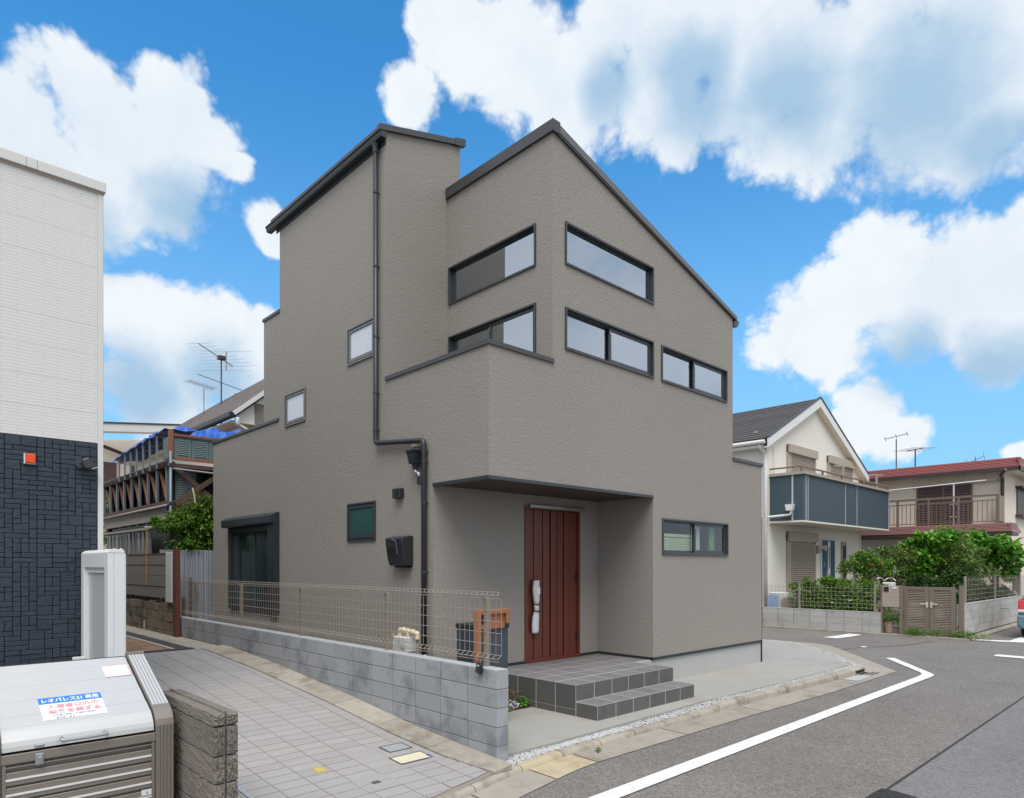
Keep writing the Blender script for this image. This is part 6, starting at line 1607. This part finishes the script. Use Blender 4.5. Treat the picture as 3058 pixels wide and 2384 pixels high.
shrub('neighbour_tree', 'dark leafy shrub above the corrugated sheet beside the old terrace', 'tree', (4.95, 15.02, .3), (4.95, 15.05, 2.4), .04,
      [(4.9, 15.0, 2.75, .42, .22, .34, 1.2), (5.1, 15.05, 2.35, .45, .2, .4, 1.2), (4.55, 15.0, 2.7, .35, .2, .2, .8), (4.75, 15.0, 2.25, .4, .18, .28, 1), (5.05, 15.05, 3.0, .3, .2, .25, .6), (4.35, 15.0, 2.62, .25, .15, .12, .4)], 6000, .075, 47, 'leaf', .42, .45, 9, .45, .25)
t = thing('seed_plume', 'dry straw-coloured plumes above the leafy shrub beside the terrace', 'plant', (5.1, 15.0, 2.9))
mb = MB(); leaves(mb, blobs([(5.1, 14.98, 3.25, .2, .1, .12, 1), (4.8, 14.98, 3.15, .15, .1, .1, .6), (4.65, 14.98, 3.0, .15, .1, .12, .5)], .0), 520, .05, 49, .1, .25); part('plume', mb, 'leaf_brown', t, fix=False, kind='stuff')
mb = MB()
for x in (4.65, 4.8, 5.05, 5.15): mb.tube([(x, 15.0, 2.6), (x + .03, 14.99, 3.2)], .006, 4)
part('stalk', mb, 'bark', t)
t = thing('bamboo_stick', 'bent pale stick rising out of the leafy shrub', 'stick', (4.86, 14.95, 2.9)); part('stick', MB().tube(smoothpath([(4.92, 14.95, 2.9), (4.9, 14.93, 3.2), (4.86, 14.95, 3.45)], 4), .014, 6), 'cream_lid', t)
shrub('ochre_shrub', 'yellow-green shrub beyond the timber terrace', 'shrub', (6.0, 25, .4), (6, 25, 3.0), .05, [(6.0, 25, 3.9, .9, .8, .8, 1), (5.4, 25, 3.2, .9, .8, .8, 1), (6.9, 24.8, 4.1, .7, .6, .6, .7)], 3200, .17, 51, 'leaf_pale', .5, .2)
# small planting beside the porch
def small_plant(name, label, x, y, h, w, n, size, seed, lm, aspect=.5):
    t = thing(name, label, 'plant', (x, y, .01)); mb = MB(); rr = random.Random(seed)
    for i in range(5): mb.tube([(x, y, 0), (x + rr.uniform(-w, w) * .7, y + rr.uniform(-w, w) * .7, h * rr.uniform(.6, .95))], .003, 4)
    part('stem', mb, 'bark', t); mb = MB(); leaves(mb, blobs([(x, y, h * .55, w, w, h * .45, 1)], .1), n, size, seed, .1, aspect); part('foliage', mb, lm, t, fix=False, kind='stuff')
small_plant('garden_plant', 'soft dark green plant hiding behind the block wall end', 5.62, 6.32, .36, .10, 420, .06, 61, 'leaf', .2)
small_plant('garden_plant', 'wispy brownish plant in the soil against the step side', 5.86, 6.2, .24, .11, 200, .06, 62, 'leaf_brown', .25)
small_plant('garden_plant', 'tiny white-leaved plant at the soil edge', 5.80, 6.10, .11, .09, 170, .035, 63, 'pebble', .6)
small_plant('garden_plant', 'bright yellow-green plant in the soil corner beside the steps', 5.98, 6.09, .11, .07, 130, .045, 64, 'leaf_big', .7)
small_plant('garden_plant', 'low yellowish creeper beside the block wall end', 5.66, 6.07, .06, .07, 90, .04, 65, 'leaf_pale', .6)
small_plant('weed', 'tuft of grass on the gutter joint', 5.07, 4.13, .03, .03, 50, .03, 66, 'grass', .3)
gz = [('weeds', 'clump of green weeds at the foot of the bronze gate', 20.05, 5.55, .32), ('weeds', 'spreading green weeds at the foot of the right garden wall', 20.2, 4.42, .5), ('weeds', 'straggling dry grass below the gate leaves', 20.15, 5.05, .25)]
for i, (nm, lab, x, y, w) in enumerate(gz):
    mb = MB(); leaves(mb, blobs([(x, y, .0, .13, w, .10, 1)], .0), 420 if i < 2 else 120, .11, 70 + i, -.2, .16); solo('weed_clump', mb, 'grass', lab, 'weeds', fix=False)
# ------------------------------------------------------------------ bicycle behind the gate
by = thing('bicycle', 'bicycle with silver handlebars parked behind the letterbox pillar', 'bicycle', (21.4, 6.6, .1))
def wheel(c, r):
    mb = MB(); mb.tube([(c[0] + r * math.cos(t) * .35, c[1] + r * math.cos(t) * .94, c[2] + r * math.sin(t)) for t in [k * math.pi / 12 for k in range(25)]], .02, 6, cap=False); return mb
for c in ((21.3, 6.55, .46), (21.68, 7.55, .46)):
    w_ = part('wheel', wheel(c, .33), 'rubber', by)
    sp2 = MB()
    for k in range(12):
        t = k * math.pi / 6; sp2.tube([c, (c[0] + .31 * math.cos(t) * .35, c[1] + .31 * math.cos(t) * .94, c[2] + .31 * math.sin(t))], .003, 3)
    part('spokes', sp2, 'steel', w_)
part('frame', MB().tube([(21.3, 6.55, .46), (21.34, 6.68, 1.05), (21.38, 6.75, 1.25)], .018, 6).tube([(21.36, 6.72, 1.0), (21.52, 7.1, .5), (21.58, 7.25, .95)], .018, 6).tube([(21.52, 7.1, .5), (21.68, 7.55, .46), (21.58, 7.25, .95)], .014, 6), 'chrome', by, smooth=True)
part('handlebar', MB().tube(smoothpath([(21.2, 6.95, 1.32), (21.15, 6.85, 1.42), (21.25, 6.76, 1.45), (21.36, 6.72, 1.36), (21.42, 6.66, 1.42), (21.5, 6.55, 1.44), (21.5, 6.45, 1.36)], 4), .016, 6), 'chrome', by, smooth=True)
part('grip', MB().tube([(21.2, 6.95, 1.32), (21.24, 7.03, 1.29)], .022, 6), 'rubber', by)
part('basket', MB().box(21.12, 21.42, 6.42, 6.7, 1.08, 1.32), 'trim_w', by, bevel=.02)
part('saddle', MB().box(21.5, 21.66, 7.15, 7.4, 1.0, 1.06), 'rubber', by, bevel=.02)
part('mirror', MB().tube([(21.4, 6.5, 1.44), (21.4, 6.45, 1.62)], .012, 5).box(21.37, 21.42, 6.41, 6.47, 1.58, 1.74), 'steel', by)
# ------------------------------------------------------------------ car at the right edge
car = thing('parked_car', 'blue-grey hatchback cut off by the right edge of the picture', 'car', (23.5, 2.8, -.1))
CY0, CY1 = 1.98, 3.62
bp_ = [(21.78, .14), (21.74, .35), (21.72, .55), (21.76, .72), (21.86, .88), (22.1, .96), (24.6, .92), (25.5, .78), (25.72, .6), (25.75, .25), (25.6, .12)]
part('body', MB().prism(bp_, 'y', CY0, CY1), 'car_paint', car, bevel=.05, smooth=True)
part('cabin', MB().prism([(21.98, .9), (22.25, 1.32), (22.6, 1.42), (23.7, 1.42), (24.6, .93)], 'y', CY0 + .12, CY1 - .12), 'car_glass', car, bevel=.05, smooth=True)
part('roof', MB().box(22.45, 23.75, CY0 + .16, CY1 - .16, 1.405, 1.44), 'car_paint', car, bevel=.012)
for y in (CY0 + .02, CY1 - .24):
    tl = part('tail_light', MB().prism([(21.70, .64), (21.77, .90), (22.02, .93), (21.95, .64)], 'y', y, y + .235), 'tail_red', car, bevel=.02)
    part('reversing_lens', MB().prism([(21.695, .58), (21.70, .66), (21.95, .66), (21.92, .58)], 'y', y + .002, y + .237), 'trim_w', tl, bevel=.01)
part('bumper', MB().prism([(21.68, .18), (21.64, .3), (21.66, .5), (21.9, .52), (21.9, .15)], 'y', CY0 - .005, CY1 + .005), 'car_paint', car, bevel=.03)
for x in (22.35, 25.0):
    for y in (CY0 + .02, CY1 - .2):
        wl = part('wheel', MB().tube([(x, y, .19), (x, y + .19, .19)], .29, 20), 'rubber', car); part('hub', MB().tube([(x, y - .01, .19), (x, y + .2, .19)], .18, 16), 'steel', wl)
solo('parked_scooter_cover', MB().prism([(28.2, .62), (28.35, .86), (28.9, .92), (29.2, .8), (29.25, .62)], 'y', 4.85, 5.25), 'trim_w', 'small white cover behind the wire fence above the right wall', 'cover', bevel=.04)
